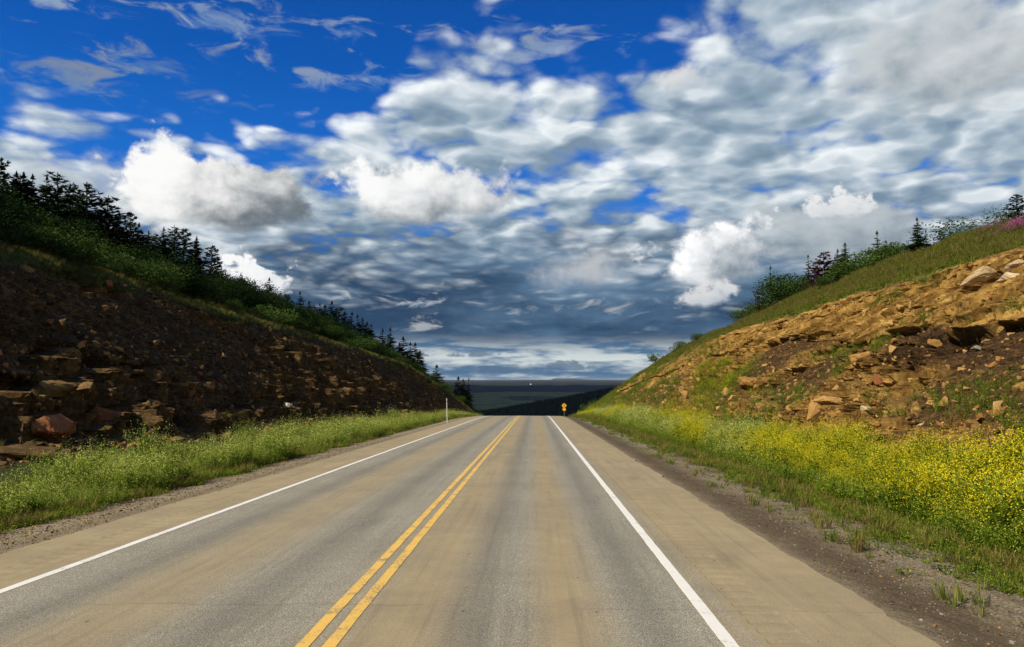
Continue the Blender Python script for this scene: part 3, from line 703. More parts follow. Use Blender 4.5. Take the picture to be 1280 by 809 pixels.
def weed_mesh(name, rnd, h, nst, leafm, flm, fl_n, fl_s, spread=.22, leaf_l=.10):
    b = MB()
    for _ in range(nst):
        a = rnd.uniform(0, 6.28); r = spread*math.sqrt(rnd.random()); p = Vector((r*math.cos(a), r*math.sin(a), 0)); hh = h*rnd.uniform(.55, 1.05)
        top = p+Vector((math.cos(a)*r*.9+rnd.gauss(0, .06), math.sin(a)*r*.9+rnd.gauss(0, .06), hh)); b.blade(p, top, .012, 0)
        for k in range(rnd.randint(5, 8)):
            t = rnd.uniform(.1, .85); q = p.lerp(top, t); aa = rnd.uniform(0, 6.28)
            b.leaf(q, Vector((math.cos(aa), math.sin(aa), rnd.uniform(.2, .9))), Vector((0, 0, 1)), leaf_l*rnd.uniform(.6, 1.3)*(1.2-t*.6), leaf_l*.34, 0)
        for k in range(fl_n):
            q = top+Vector((rnd.gauss(0, .045), rnd.gauss(0, .045), rnd.uniform(-.26, .03)*h)); d = Vector((rnd.gauss(0, 1), rnd.gauss(0, 1), rnd.gauss(.6, .6)))
            b.leaf(q, d, Vector((rnd.gauss(0, 1), .3, 1)), fl_s*rnd.uniform(.7, 1.3), fl_s*.8, 1)
    return b.mesh(name, [leafm, flm])
rw = random.Random(21)
LF = LEAF
yel = [weed_mesh('weed', rw, rw.uniform(.75, 1.0), 14, LF['weed'], LF['flower'], 19, .018) for _ in range(5)]
cream = [weed_mesh('weed', rw, rw.uniform(.7, .95), 13, LF['weed_pale'], LF['white'], 6, .024) for _ in range(4)]
greenw = [weed_mesh('weed', rw, rw.uniform(.6, .9), 14, LF['weed'], LF['flower_dim'], 2, .024) for _ in range(4)]
def tuft_mesh(name, rnd, h, n, m, w=.010, spread=.12):
    b = MB()
    for _ in range(n):
        a = rnd.uniform(0, 6.28); r = spread*math.sqrt(rnd.random()); p = Vector((r*math.cos(a), r*math.sin(a), 0)); hh = h*rnd.uniform(.5, 1.1); l = rnd.uniform(.2, .6)*hh
        mid = p+Vector((math.cos(a)*l*.35, math.sin(a)*l*.35, hh*.65)); e = p+Vector((math.cos(a)*l, math.sin(a)*l, hh)); x = Vector((-math.sin(a), math.cos(a), 0))*w*.5
        b.poly([p-x, p+x, mid+x*.8, mid-x*.8]); b.poly([mid-x*.8, mid+x*.8, e])
    return b.mesh(name, [m])
tg = [tuft_mesh('grass_tuft', rw, .26, 26, LF['grass'], .012) for _ in range(4)]
td = [tuft_mesh('dry_grass_tuft', rw, .38, 24, LF['straw'], .012) for _ in range(3)]
low = [weed_mesh('low_weed', rw, .16, 12, LF['weed'], LF['flower_dim'], 1, .02, .2, .07) for _ in range(3)]
fire = [weed_mesh('fireweed', rw, .8, 7, LF['weed'], LF['pink'], 16, .05, .2) for _ in range(2)]
lib('yellow', yel[:4]+greenw[:3]); lib('mixed_left', greenw+cream+greenw[:0]); lib('cream', cream+greenw[:1]); lib('low', tg[:2]+low+td[:1]); lib('tufts', tg+td[:2]+low[:2]); lib('pink', fire)
def sample(side, n, ylo, yhi, ulo, uhi, dens=lambda u, Y, P: 1., pw=1.0, seed=1):
    g = np.random.default_rng(seed); Y = ylo+(yhi-ylo)*g.random(n)**pw; u = g.uniform(ulo, uhi, n); P = surf(side, u, Y)
    k = g.random(n) < dens(u, Y, P); return P[k], Y[k], u[k]
bl = lambda lo, hi, f, x: sst(lo-f, lo+f, x)*(1-sst(hi-f, hi+f, x))
# right verge: tall yellow weeds along the foot of the cutting
P, Y, u = sample(1, 17000, 5, 150, 1.55, 3.25, lambda u, Y, P: bl(1.72, 2.62, .14, u+.3*fbm(Y*.5, Y*0, oct=3, seed=7)), 1.5, 1)
fr_ = u+.25*fbm(P[:, 1]*.6, P[:, 0]*.6, oct=3, seed=79) < 1.95; Pg, Yg = P[fr_], Y[fr_]
scatter('green_verge_weeds', lib('green', greenw), Pg, RNG.uniform(.45, .95, len(Pg))*(1+.003*Yg), 'dark green unflowered weeds along the front edge of the yellow band on the right', 'weeds')
P, Y, u = P[~fr_], Y[~fr_], u[~fr_]
pn = fbm(P[:, 1]*.11, P[:, 0]*.3, oct=3, seed=8); isc = (pn > .10) & (Y > 20)
sc1 = RNG.uniform(.75, 1.15, len(P))*(1-.3*sst(70, 120, Y))*(1+.0035*Y)
sc1 = sc1*(1+.42*fbm(P[:, 0]*.9, P[:, 1]*.9, oct=2, seed=77)*2)
scatter('yellow_flowering_weeds', LIB['yellow'], P[~isc], sc1[~isc], 'band of tall yellow flowering weeds along the foot of the right cutting', 'weeds', stretch=(.8, 1.15))
scatter('cream_flowering_weeds', LIB['cream'], P[isc], sc1[isc]*.95, 'patches of pale cream flowering weeds among the yellow ones on the right verge', 'weeds', stretch=(.8, 1.1))
P, Y, u = sample(1, 20000, 5, 110, .45, 2.0, lambda u, Y, P: sst(.80, 1.35, u+.5*fbm(Y*.8, P[:, 0]*.8, oct=4, seed=9))+.05, 1.8, 2)
scatter('low_verge_grass', LIB['low'], P, RNG.uniform(.35, .85, len(P))*(1+Y*.006), 'low trampled grass and creeping weeds between gravel and tall weeds on the right', 'grass')
# left verge
P, Y, u = sample(-1, 15000, 8, 150, 1.1, 3.1, lambda u, Y, P: bl(1.22, 2.40, .15, u+.35*fbm(Y*.35, Y*0+5, oct=3, seed=17)), 1.6, 3)
scatter('green_verge_weeds', LIB['mixed_left'], P, RNG.uniform(.5, .95, len(P))*(1-.35*sst(60, 110, Y))*(1+.003*Y)*(1+1.1*fbm(P[:, 0]*.7, P[:, 1]*.7, oct=2, seed=78)), 'band of tall green and cream flowering weeds along the foot of the left cutting', 'weeds', stretch=(.8, 1.15))
P, Y, u = sample(-1, 9000, 8, 110, .85, 1.6, lambda u, Y, P: sst(.95, 1.2, u+.3*fbm(Y*.8, P[:, 0]*.8, oct=4, seed=19)), 1.8, 4)
scatter('low_verge_grass', LIB['low'], P, RNG.uniform(.4, .9, len(P))*(1+Y*.006), 'low grass fringe between the left gravel shoulder and the tall weeds', 'grass')
# plants growing on the faces
P, Y, u = sample(1, 26000, 14, 150, 3.0, 4.05, lambda u, Y, P: np.clip(sst(-.02, .26, fbm(Y*.22, (u-3)*6, oct=4, seed=76)+.22*sst(3.45, 3.1, u)-.12*(u > 3.5)-1.0*np.exp(-((Y-29)/5)**4)*bl(3.3, 3.5, .02, u)+.25*sst(70, 110, Y)-.22*bl(3.5, 3.93, .03, u)*(Y < 70)), 0, 1)*.8, 1.6, 5)
scatter('cutting_weeds', lib('cw', tg+greenw[:2]+td[:2]), P, RNG.uniform(.3, .8, len(P))*(1+Y*.006), 'scattered green and yellow tufts growing over the right rock face', 'weeds', stretch=(.7, 1.1))
P, Y, u = sample(1, 2600, 30, 90, 3.0, 3.5, lambda u, Y, P: np.exp(-((Y-58-30*(u-3.2))/7)**2)*.8, 1.0, 15)
scatter('yellow_slope_weeds', LIB['yellow'], P, RNG.uniform(.5, .8, len(P))*1.25, 'yellow flowering weeds climbing the lower right rock face in a patch', 'weeds')
P, Y, u = sample(-1, 8000, 16, 160, 3.0, 4.05, lambda u, Y, P: np.clip(sst(.20, .46, fbm(Y*.25, (u-3)*6, oct=4, seed=51)+.25*sst(3.22, 3.0, u)), 0, 1)*.6, 1.6, 6)
scatter('cutting_weeds', lib('cl', tg+td[:1]+low), P, RNG.uniform(.35, .8, len(P))*(1+Y*.004), 'thin green tufts growing on ledges of the dark left rock face', 'weeds')
# grass of the brows
P, Y, u = sample(1, 34000, 12, 150, 3.93, 5.15, lambda u, Y, P: sst(3.93, 4.03, u+.06*fbm(Y*.6, Y*0+4, oct=3, seed=33)), 1.25, 7)
scatter('brow_grass', LIB['tufts'], P, RNG.uniform(.6, 1.1, len(P))*(1+Y*.005), 'long green and straw grass over the brow of the right hill', 'grass')
P, Y, u = sample(-1, 16000, 20, 165, 3.90, 4.5, lambda u, Y, P: sst(3.90, 4.0, u+.08*fbm(Y*.6, Y*0+4, oct=3, seed=34)), 1.25, 8)
scatter('brow_grass', lib('tufts_left', [tuft_mesh('grass_tuft', rw, .26, 26, LF['bush_mid'], .012) for _ in range(3)]+td[:2]), P, RNG.uniform(.4, .85, len(P))*(1+Y*.004), 'long green and straw grass along the brow of the left cutting', 'grass')
P, Y, u = sample(1, 260, 30, 46, 4.45, 4.9, lambda u, Y, P: np.exp(-((Y-39)/4)**2)*np.clip(fbm(P[:, 0], Y, oct=3, seed=36)*3, 0, 1), 1.0, 9)
scatter('fireweed_patch', LIB['pink'], P, RNG.uniform(.6, 1.0, len(P)), 'pink fireweed flowers in the grass on top of the right hill', 'flowers')
# loose gravel and rubble
gm = lib('gravel', [hull_mesh('pebble', rs, m, .7, 8) for m in (MGREY, MSTL, MSTR, MGREY, MSTL)])
P, Y, u = sample(1, 26000, 4, 34, .12, 1.45, lambda u, Y, P: .35+.65*sst(.3, .6, u), 1.7, 10)
scatter('gravel', gm, P, RNG.gamma(2.0, .006, len(P))+.006, 'loose gravel of the right shoulder between pavement and grass', 'gravel', tilt=1.)
P, Y, u = sample(-1, 20000, 9, 45, .1, 1.4, lambda u, Y, P: .35+.65*sst(.2, .5, u), 1.5, 11)
scatter('gravel', gm, P, RNG.gamma(2.0, .008, len(P))+.006, 'loose gravel of the left shoulder between pavement and grass', 'gravel', tilt=1.)
g_ = np.random.default_rng(5); n_ = 700; Yp = 4+30*g_.random(n_)**1.6; Xp = np.where(g_.random(n_) < .7, g_.uniform(2.0, 3.5, n_), g_.uniform(-7.2, 3.4, n_))
Pp = np.stack([Xp, Yp, rz(0, Yp)-.006*np.abs(Xp-YC)+.004], -1)
scatter('road_pebbles', gm, Pp, g_.gamma(2, .004, n_)+.004, 'small pebbles scattered on the dusty asphalt', 'pebbles', tilt=1.)
P, Y, u = sample(-1, 9000, 14, 140, 2.75, 4.0, lambda u, Y, P: .25+.75*sst(3.7, 3.0, u)*1.0, 1.6, 12)
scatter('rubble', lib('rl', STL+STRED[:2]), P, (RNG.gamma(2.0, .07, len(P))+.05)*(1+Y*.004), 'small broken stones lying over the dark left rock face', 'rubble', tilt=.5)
P, Y, u = sample(1, 22000, 10, 140, 2.85, 3.98, lambda u, Y, P: .10+.45*sst(3.5, 3.1, u)+.40*np.clip(fbm(Y*.5+u*9, u*22-Y*.35, oct=3, seed=88)*2, 0, 1), 1.6, 13)
scatter('rubble', lib('rrr', STR+STRED[:1]), P, (RNG.gamma(1.8, .045, len(P))+.04)*(1+Y*.004), 'small broken stones lying over the tan right rock face', 'rubble', tilt=.5)

# ------------------------------------------------------------------ single boulders
def boulder(px, py, side, size, mat, label, seed, rot=(0, 0, 0), sink=.1):
    d = ray(px, py); best = None                                       # walk the ray to the hillside
    for Y in np.arange(10, 150, .1):
        p = Vector((0, 0, E))+d*(Y/d.y)
        if abs(p.x) > 5 and p.z < ground_at(side, p.x, Y): best = p; break
    if best is None: return
    me = hull_mesh('boulder', random.Random(seed), mat, .8, 18, 3)
    o = bpy.data.objects.new('boulder', me); C.objects.link(o); o.location = best+Vector((0, 0, sink)); o.scale = size; o.rotation_euler = rot
    tag(o, label, 'boulder')
boulder(62, 533, -1, (1.5, 1.7, 1.35), MRED, 'large reddish brown block at the foot of the left cutting, lit on its face', 1, (0, .1, .5), 0)
boulder(130, 520, -1, (1.2, 1.1, .9), MRED, 'squat brown block right of the large reddish block in the left cutting', 2, (0, .1, .2), 0)
boulder(70, 487, -1, (1.5, 1.5, 1.0), MSTL, 'jutting brown ledge block above the large reddish block on the left', 3, (0, .0, .8), 0)
boulder(360, 509, -1, (.9, .9, .5), MPALE, 'small pale rounded stone near the foot of the left cutting', 4, (0, .2, 0), .1)
boulder(22, 570, -1, (2.2, 1.6, .9), MSTL, 'low dark boulder behind the weeds at the far left edge', 5, (0, 0, .3), 0)
boulder(1224, 352, 1, (.85, 1.9, .5), MPALE, 'long pale slab lying in the upper tan slope near the right edge', 6, (-.42, .35, .1), .05)
boulder(1270, 336, 1, (.7, 1.0, .45), MPALE, 'small pale rock on top of the pale rock pair at the right frame edge', 7, (-.2, .3, .5), .05)
boulder(1264, 351, 1, (.8, 1.2, .5), MPALE, 'wider pale rock, lower of the pale pair at the right frame edge', 8, (-.2, .3, .0), .05)
boulder(1238, 578, 1, (.9, 1.0, .65), MRED, 'rounded red brown boulder poking out behind the yellow weeds on the right', 9, (0, 0, .3), .1)
boulder(1225, 437, 1, (.45, .5, .25), MGREY, 'small grey white stone under the dark hollow in the right face', 10, (0, .2, 0), .05)
boulder(1080, 450, 1, (1.0, 1.2, .7), MSTR, 'tan block just below the tan slab in the middle of the right face', 12, (0, .2, .6), .05)
boulder(940, 480, 1, (1.8, 2.0, 1.0), MSTR, 'rounded tan boulder low on the right face left of the yellow patch', 14, (0, .2, .6), .05)
boulder(1035, 505, 1, (1.4, 1.9, .6), MSTR, 'flat topped tan boulder halfway down the right face', 15, (0, .2, .2), .05)

# ------------------------------------------------------------------ trees and bushes
def frond(c, rnd, p0, d, L_, droop, tw, n=6):   # a branch with side twigs, as narrow pointed sprays
    up = Vector((0, 0, 1)); side = d.cross(up).normalized(); e = p0+d*L_+up*droop*L_
    for k in (-1, 1):
        x = (side*k*.10+up*.05)*L_; c.poly([p0, p0.lerp(e, .5)+x, e, p0.lerp(e, .5)-up*.06*L_])
    for k in range(n):
        t = (k+.6)/n; q = p0.lerp(e, t); l = tw*L_*(1.15-t*.7)*rnd.uniform(.7, 1.3)
        for sg in (-1, 1):
            dd = (d*.65+side*sg*.75+up*rnd.uniform(-.35, .30)).normalized(); w = dd.cross(up).normalized()*l*.27
            w = w+up*rnd.uniform(-.12, .12)*l; c.poly([q-w, q+dd*l, q+w])
def spruce(rnd, h, lm, width=.2, dens=1.0, ragged=.3, nbr=70, bare=.08):
    t = MB(); t.tube([Vector((0, 0, h*k/4)) for k in range(5)], [h*.014*(1-k/4)+.008 for k in range(5)], 6)
    c = MB(); nw = int(27*(.5+.5*dens)); nb_ = 8 if dens > .7 else 5
    for i in range(nw):
        f = bare+(1-bare)*(i/nw); wl = rnd.uniform(1-ragged, 1+ragged*.6)
        for j in range(nb_ if f < .85 else 4):
            a = rnd.uniform(0, 6.283); L_ = (h*width*((1-f)**.80)+.05*h*.2)*wl*rnd.uniform(.7, 1.2)
            frond(c, rnd, Vector((0, 0, h*(f+rnd.uniform(-.02, .02)))), Vector((math.cos(a), math.sin(a), 0)), L_, rnd.uniform(-.35, .0)+.5*f*f, .55)
    c.poly([Vector((-.02*h, 0, h*.93)), Vector((.02*h, 0, h*.93)), Vector((0, 0, h*1.01))]); c.poly([Vector((0, -.02*h, h*.93)), Vector((0, .02*h, h*.93)), Vector((0, 0, h*1.01))])
    return t.mesh('trunk', [MBARK]), c.mesh('crown', [lm])
def pine(rnd, h, lm, width=.24, clumps=30):  # lodgepole habit: uneven tiers, upturned tufted branch ends, blunt top
    t = MB(); t.tube([Vector((math.sin(k)*.04, math.cos(k)*.04, h*k/5)) for k in range(6)], [h*.016*(1-k/5.2)+.010 for k in range(6)], 6)
    c = MB(); nw = 15
    for i in range(nw):
        f = .22+.76*i/nw; wl = rnd.uniform(.45, 1.25); off = rnd.uniform(0, 6.28)
        for j in range(6):
            if rnd.random() < .18: continue
            a = off+j*1.047+rnd.uniform(-.4, .4); L_ = h*width*wl*(min(1, (1.06-f)*2.2))*rnd.uniform(.7, 1.2)
            d = Vector((math.cos(a), math.sin(a), 0)); p0 = Vector((0, 0, h*(f+rnd.uniform(-.02, .02)))); frond(c, rnd, p0, d, L_, rnd.uniform(.05, .45), .38, 5)
            e = p0+d*L_*.9+Vector((0, 0, .25*L_))
            for k in range(9):                                          # the tuft at the branch end
                dd = (d*.4+Vector((rnd.gauss(0, .7), rnd.gauss(0, .7), rnd.uniform(.0, 1.1)))).normalized(); w = dd.orthogonal().normalized()*.035*h*.35; c.poly([e-w, e+dd*h*.045, e+w])
    return t.mesh('trunk', [MBARK]), c.mesh('crown', [lm])
def bush(rnd, h, w, lm, nleaf=2200, lobes=9, ls=.13):
    t = MB(); c = MB(); ends = []
    for i in range(lobes):
        a = rnd.uniform(0, 6.28); r = w*.5*math.sqrt(rnd.random())*.8; zt = h*rnd.uniform(.4, .85)*(1-.35*(r/(w*.5))); q = Vector((r*math.cos(a), r*math.sin(a), zt)); ends.append((q, h*rnd.uniform(.16, .26)))
        t.tube([Vector((math.cos(a)*.05, math.sin(a)*.05, -.2)), Vector((q.x*.4, q.y*.4, q.z*.5)), q], [.035*h/3+.01, .02*h/3+.006, .006], 5)
    for k in range(nleaf):
        q, R_ = rnd.choice(ends); v = Vector((rnd.gauss(0, 1), rnd.gauss(0, 1), rnd.gauss(0, 1))).normalized()*R_*rnd.uniform(.45, 1.12)**.7*1.15
        p = q+Vector((v.x*1.15, v.y*1.15, v.z)); 
        if p.z < .02: p.z = rnd.uniform(.05, .4)
        s = ls*rnd.uniform(.6, 1.4); c.leaf(p, (v.normalized()+Vector((rnd.gauss(0, .7), rnd.gauss(0, .7), rnd.gauss(0, .7)))).normalized(), Vector((rnd.gauss(0, 1), rnd.gauss(0, 1), 1)), s, s*.6, 0)
    for k in range(nleaf//6):                                           # skirt of leaves down to the ground
        a = rnd.uniform(0, 6.28); r = w*.45*math.sqrt(rnd.random()); c.leaf(Vector((r*math.cos(a), r*math.sin(a), rnd.uniform(0, h*.4))), Vector((rnd.gauss(0, 1), rnd.gauss(0, 1), .5)), Vector((0, 0, 1)), ls, ls*.6, 0)
    return t.mesh('stems', [MBARK]), c.mesh('foliage', [lm])
PROTO = {}
def proto(kind, pair, h, names): PROTO.setdefault(kind, []).append((pair, h, names))
rt = random.Random(31)
TN, BN = ('trunk', 'crown'), ('stems', 'foliage')
for i in range(4): proto('spruce', spruce(rt, 6, LF['needle'], rt.uniform(.19, .25)), 6, TN)
for i in range(4): proto('pine', pine(rt, 6, LF['needle'], rt.uniform(.16, .20)), 6, TN)
for i in range(2): proto('green_spruce', spruce(rt, 4, LF['needle_green'], .22, .8, .3, 50, .02), 4, TN)
for i in range(2): proto('thin_spruce', spruce(rt, 4, LF['needle_green'], .16, .45, .5, 34, .05), 4, TN)
proto('red_pine', pine(rt, 4, LF['needle_red'], .26, 22), 4, TN)
for i in range(4): proto('dark_bush', bush(rt, 3, 3.6, LF['bush_dark'], 3300, 11, .12), 3, BN)
for i in range(3): proto('bush', bush(rt, 3, 3.6, LF['bush'], 3600, 12, .115), 3, BN)
for i in range(3): proto('mid_bush', bush(rt, 3, 3.6, LF['bush_mid'], 3800, 13, .135), 3, BN)
for i in range(3): proto('light_bush', bush(rt, 1.6, 2.4, LF['bush_light'], 1600, 8, .10), 1.6, BN)
for i in range(2): proto('round_tree', bush(rt, 5, 4.2, LF['bush_dark'], 3600, 16, .17), 5, BN)
for i in range(2): proto('open_bush', bush(rt, 3, 4.0, LF['bush_mid'], 1900, 16, .11), 3, BN)
COUNT = {}
def plant(kind, X, Y, side, h, name, label, cat, group=None, wid=1.0, zoff=-.08):
    pair, h0, nm = rt.choice(PROTO[kind]); s = h/h0
    e = bpy.data.objects.new(name, None); C.objects.link(e); e.location = (X, Y, ground_at(side, X, Y)+zoff); e.rotation_euler = (0, 0, rt.uniform(0, 6.28)); e.scale = (s*wid, s*wid, s)
    e.empty_display_size = .3
    tag(e, label, cat, group)
    for me, n in zip(pair, nm):
        o = bpy.data.objects.new(n, me); C.objects.link(o); o.parent = e
    return e
ORD = ['first', 'second', 'third', 'fourth', 'fifth', 'sixth', 'seventh', 'eighth', 'ninth', 'tenth', 'eleventh', 'twelfth', 'thirteenth', 'fourteenth', 'fifteenth', 'sixteenth', 'seventeenth', 'eighteenth', 'nineteenth', 'twentieth']
def tree_px(kind, px, py, X, side, label, name, cat, hmin=2., wid=1.0, group=None):
    p = at_x(px, py, X); g = ground_at(side, X, p.y); h = min(max(p.z-g, hmin), 13.)
    return plant(kind, X, p.y, side, h, name, label, cat, group, wid)
lt = [('pine', -2, 193, -33, 1), ('spruce', 21, 212, -36, 1.1), ('spruce', 30, 213, -37, 1.1), ('spruce', 41, 216, -36, 1.2), ('pine', 73, 214, -34, 1.35), ('pine', 92, 226, -36, 1.0), ('pine', 109, 226, -35, 1.35),
      ('pine', 135, 242, -34, 1.2), ('spruce', 149, 262, -36, 1), ('pine', 163, 263, -35, 1.0), ('spruce', 174, 277, -36, 1.2), ('spruce', 186, 287, -37, 1.1), ('pine', 195, 289, -36, 1),
      ('spruce', 205, 282, -35, .9), ('pine', 219, 280, -36, 1.3), ('pine', 230, 283, -37, 1.1), ('spruce', 246, 294, -35, 1), ('pine', 265, 304, -36, 1.1), ('spruce', 277, 333, -34, 1),
      ('spruce', 360, 368, -38, 1), ('spruce', 379, 377, -38, 1), ('spruce', 387, 375, -37, 1), ('pine', 393, 380, -37, 1), ('spruce', 400, 378, -38, 1), ('spruce', 407, 380, -38, .9), ('spruce', 415, 375, -38, 1.0),
      ('pine', 424, 382, -38, 1), ('spruce', 431, 388, -37, 1), ('spruce', 440, 389, -38, 1), ('spruce', 447, 392, -38, 1), ('spruce', 453, 396, -37, 1), ('spruce', 459, 401, -36, 1), ('spruce', 464, 404, -35, 1),
      ('spruce', 488, 408, -33, .9), ('spruce', 504, 420, -31, 1.2), ('spruce', 513, 427, -30, 1.1), ('spruce', 519, 425, -29, 1.1), ('spruce', 525, 437, -28, 1), ('spruce', 546, 455, -25, 1.3), ('spruce', 573, 461, -21, 1.2), ('spruce', 579, 473, -18.5, 1.1), ('spruce', 586, 466, -18, .6)]
for i, (k, px, py, X, w) in enumerate(lt):
    w *= 1.35 if i >= 19 else 1.1
    kd = 'ragged dark pine' if k == 'pine' else 'slim dark spruce'
    if i < 20: lb = f'{kd}, {ORD[i]} conifer from the left end of the left ridge skyline'
    elif i < 33: lb = f'{kd} in the saw-toothed row, {ORD[i-20]} conifer from its uphill end'
    else: lb = f'{kd} low on the left ridge, {ORD[len(lt)-1-i]} conifer uphill from the crest'
    tree_px(k, px, py, X, -1, lb, 'pine_tree' if k == 'pine' else 'spruce_tree', 'tree', 2.5, w, 'dark conifers along the left ridge')
rb2 = random.Random(77)
for i in range(34):
    px = 2+i*17.6+rb2.uniform(-6, 6); sk = np.interp(px, [0, 60, 130, 200, 280, 350, 400, 470, 520, 560, 600], [222, 232, 262, 302, 338, 366, 386, 412, 442, 462, 490])
    if px > 560: continue
    X = -float(np.interp(px, [0, 400, 520, 570], [40, 40, 32, 24])); py = sk+rb2.uniform(-15, 1)
    kk_ = rb2.choice(['spruce', 'spruce', 'pine'])
    tree_px(kk_, px, py, X, -1, 'dark conifer standing in the thicket behind the front conifers, ' + ['at the near end', 'below the near clump', 'in the middle of the ridge', 'behind the saw-toothed row', 'at the crest end'][min(int(px//120), 4)], 'spruce_tree' if kk_ == 'spruce' else 'pine_tree', 'tree', 2.5, rb2.uniform(1.2, 1.6), 'rear conifers of the left ridge')
for i, (px, py, X) in enumerate([(300, 346, -37), (318, 354, -35), (331, 352, -36), (345, 361, -36), (372, 384, -33)]):
    tree_px('round_tree', px, py, X, -1, f'round crowned dark tree between the left ridge conifer rows, {ORD[i]} from the left', 'broadleaf_tree', 'tree', 3, 1.1, 'round crowned trees on the left ridge')
# thicket on the left ridge: every bush on its own
rb = random.Random(41); nb = 0
for tries in range(4000):
    Y = math.exp(rb.uniform(math.log(26), math.log(150))) if rb.random() < .72 else rb.uniform(85, 180); 
    us = rb.random()**1.15; u = 4.04+us*1.28
    if nb >= 296: break
    P = surf(-1, u, Y)[0]; X = P[0]
    if X < -46: continue
    nb += 1; front = us < .18
    h = rb.uniform(1.2, 2.4) if front else rb.uniform(2.3, 3.7)+.7*us-.5*(Y > 85)
    k = 'light_bush' if front and rb.random() < .3 else ('bush' if rb.random() < (.5 if front else .08) else 'dark_bush')
    lb = {'light_bush': 'low light green bush before the left thicket', 'bush': 'mid green bush grown at the front of the left thicket', 'dark_bush': 'dark green bush grown at the front of the left thicket'}[k]
    zi = 0 if Y < 60 else (1 if Y < 115 else 2); hz = 1 if h > 3.6 else 0
    if not front: lb = ('tall ' if hz else 'low ')+lb[:lb.index(' grown')]+[' in the near part of the left thicket', ' in the middle of the left thicket', ' at the crest end of the left thicket'][zi]
    else: lb = lb+['', ', halfway down', ', near the crest'][zi]
    plant(k, X, Y, -1, h, 'bush', lb, 'bush', {'light_bush': 'light bushes on the left brow', 'bush': 'green bushes of the left thicket', 'dark_bush': 'dark bushes of the left thicket'}[k], rb.uniform(.9, 1.3)*(1.35 if front else 1))
# right hill
rt_list = [('pine', 1270, 252, 28, 1.2, 'dark bushy tree at the right frame edge on top of the right hill', 'pine_tree'), ('open_bush', 1257, 262, 28, 1.0, 'thin leafed bush just left of the tree at the right frame edge', 'bush'),
  ('open_bush', 1216, 273, 28, 1.5, 'wide airy bush alone on the right hill skyline near the right edge', 'bush'), ('red_pine', 1176, 300, 28, .8, 'tiny rust red seedling alone on the right hill skyline', 'seedling_tree'),
  ('thin_spruce', 1157, 298, 29, 1.2, 'small thin spruce just right of the tallest pointed spruce on the right hill', 'spruce_tree'), ('green_spruce', 1146, 282, 28, 1.0, 'tallest pointed green spruce on the right hill skyline', 'spruce_tree'),
  ('mid_bush', 1131, 300, 28, 1.0, 'leafy green bush just left of the tallest pointed spruce on the right hill', 'bush'), ('mid_bush', 1118, 306, 29, .9, 'small green bush between the leafy bush and the thin spruce on the right hill', 'bush'), ('thin_spruce', 1096, 299, 29, 1.2, 'thin sparse spruce in the middle of the right hill tree row', 'spruce_tree'),
  ('green_spruce', 1107, 311, 28, 1.3, 'short full spruce just right of the thin spruce in the middle of the row', 'spruce_tree'), ('mid_bush', 1080, 313, 28, 1.0, 'broad rounded green bush left of the thin spruce in the middle of the row', 'bush'),
  ('green_spruce', 1056, 314, 27.5, 1.3, 'full bright green spruce right of the rust red pine', 'spruce_tree'), ('green_spruce', 1047, 322, 28.5, 1.2, 'narrow green spruce squeezed between rust red pine and full bright spruce', 'spruce_tree'), ('red_pine', 1030, 325, 27.5, 1.1, 'large rust red dead pine on the right hill', 'pine_tree'),
  ('red_pine', 1020, 337, 27.5, .9, 'small rust red pine leaning on the left of the large rust red pine', 'pine_tree'), ('thin_spruce', 1010, 329, 28, 1.0, 'thin sparse spruce left of the two rust red pines', 'spruce_tree'), ('mid_bush', 1002, 345, 27, .9, 'dark bush beneath the thin spruce left of the rust red pines', 'bush'),
  ('mid_bush', 988, 344, 27, 1.0, 'tall dark bush in the left part of the right hill row', 'bush'), ('mid_bush', 975, 356, 27, 1.0, 'dark bush just right of the lone slim spruce on the right hill', 'bush'), ('thin_spruce', 963, 343, 27, 1.0, 'slim spruce standing up at the left end of the right hill row', 'spruce_tree'),
  ('red_pine', 952, 367, 26.5, 1.0, 'rust red pine near the left end of the right hill row', 'pine_tree'), ('mid_bush', 940, 379, 25.8, 1.0, 'round green bush at the left end of the right hill row', 'bush'), ('mid_bush', 930, 388, 25.3, .9, 'lowest round bush where the right hill row ends', 'bush'),
  ('mid_bush', 1070, 325, 27, 1.0, 'low green bush filling the gap right of the full bright green spruce', 'bush'), ('mid_bush', 1040, 345, 26.8, .9, 'low dark bush at the foot of the large rust red pine', 'bush'),
  ('mid_bush', 874, 420, 22.6, .8, 'small lone bush on the bare slope skyline of the right hill', 'bush'), ('mid_bush', 848, 431, 21, .8, 'tiny bush next down the skyline from the lone bush on the right', 'bush'), ('light_bush', 822, 446, 19.5, .8, 'tiny light bush lowest on the right hill skyline', 'bush')]
for k, px, py, X, w, lb, nm in rt_list:
    tree_px(k, px, py-(7 if 'bush' in nm else 12), X, 1, lb, nm, 'bush' if 'bush' in nm else 'tree', .8, w*(1.5 if 'bush' in nm else 1.35))
# low green mounds where the right cutting runs out behind the sign
for i, (X, Y, h) in enumerate([(9.5, 150, 1.5), (11, 158, 2.2), (13, 164, 2.6), (9.2, 166, 1.6), (12, 174, 3.0), (15, 172, 3)]):
    plant('light_bush' if i < 2 else 'bush', X, Y, 1, h, 'bush', 'green bush at the low end of the right cutting beyond the sign', 'bush', 'bushes where the right cutting ends')

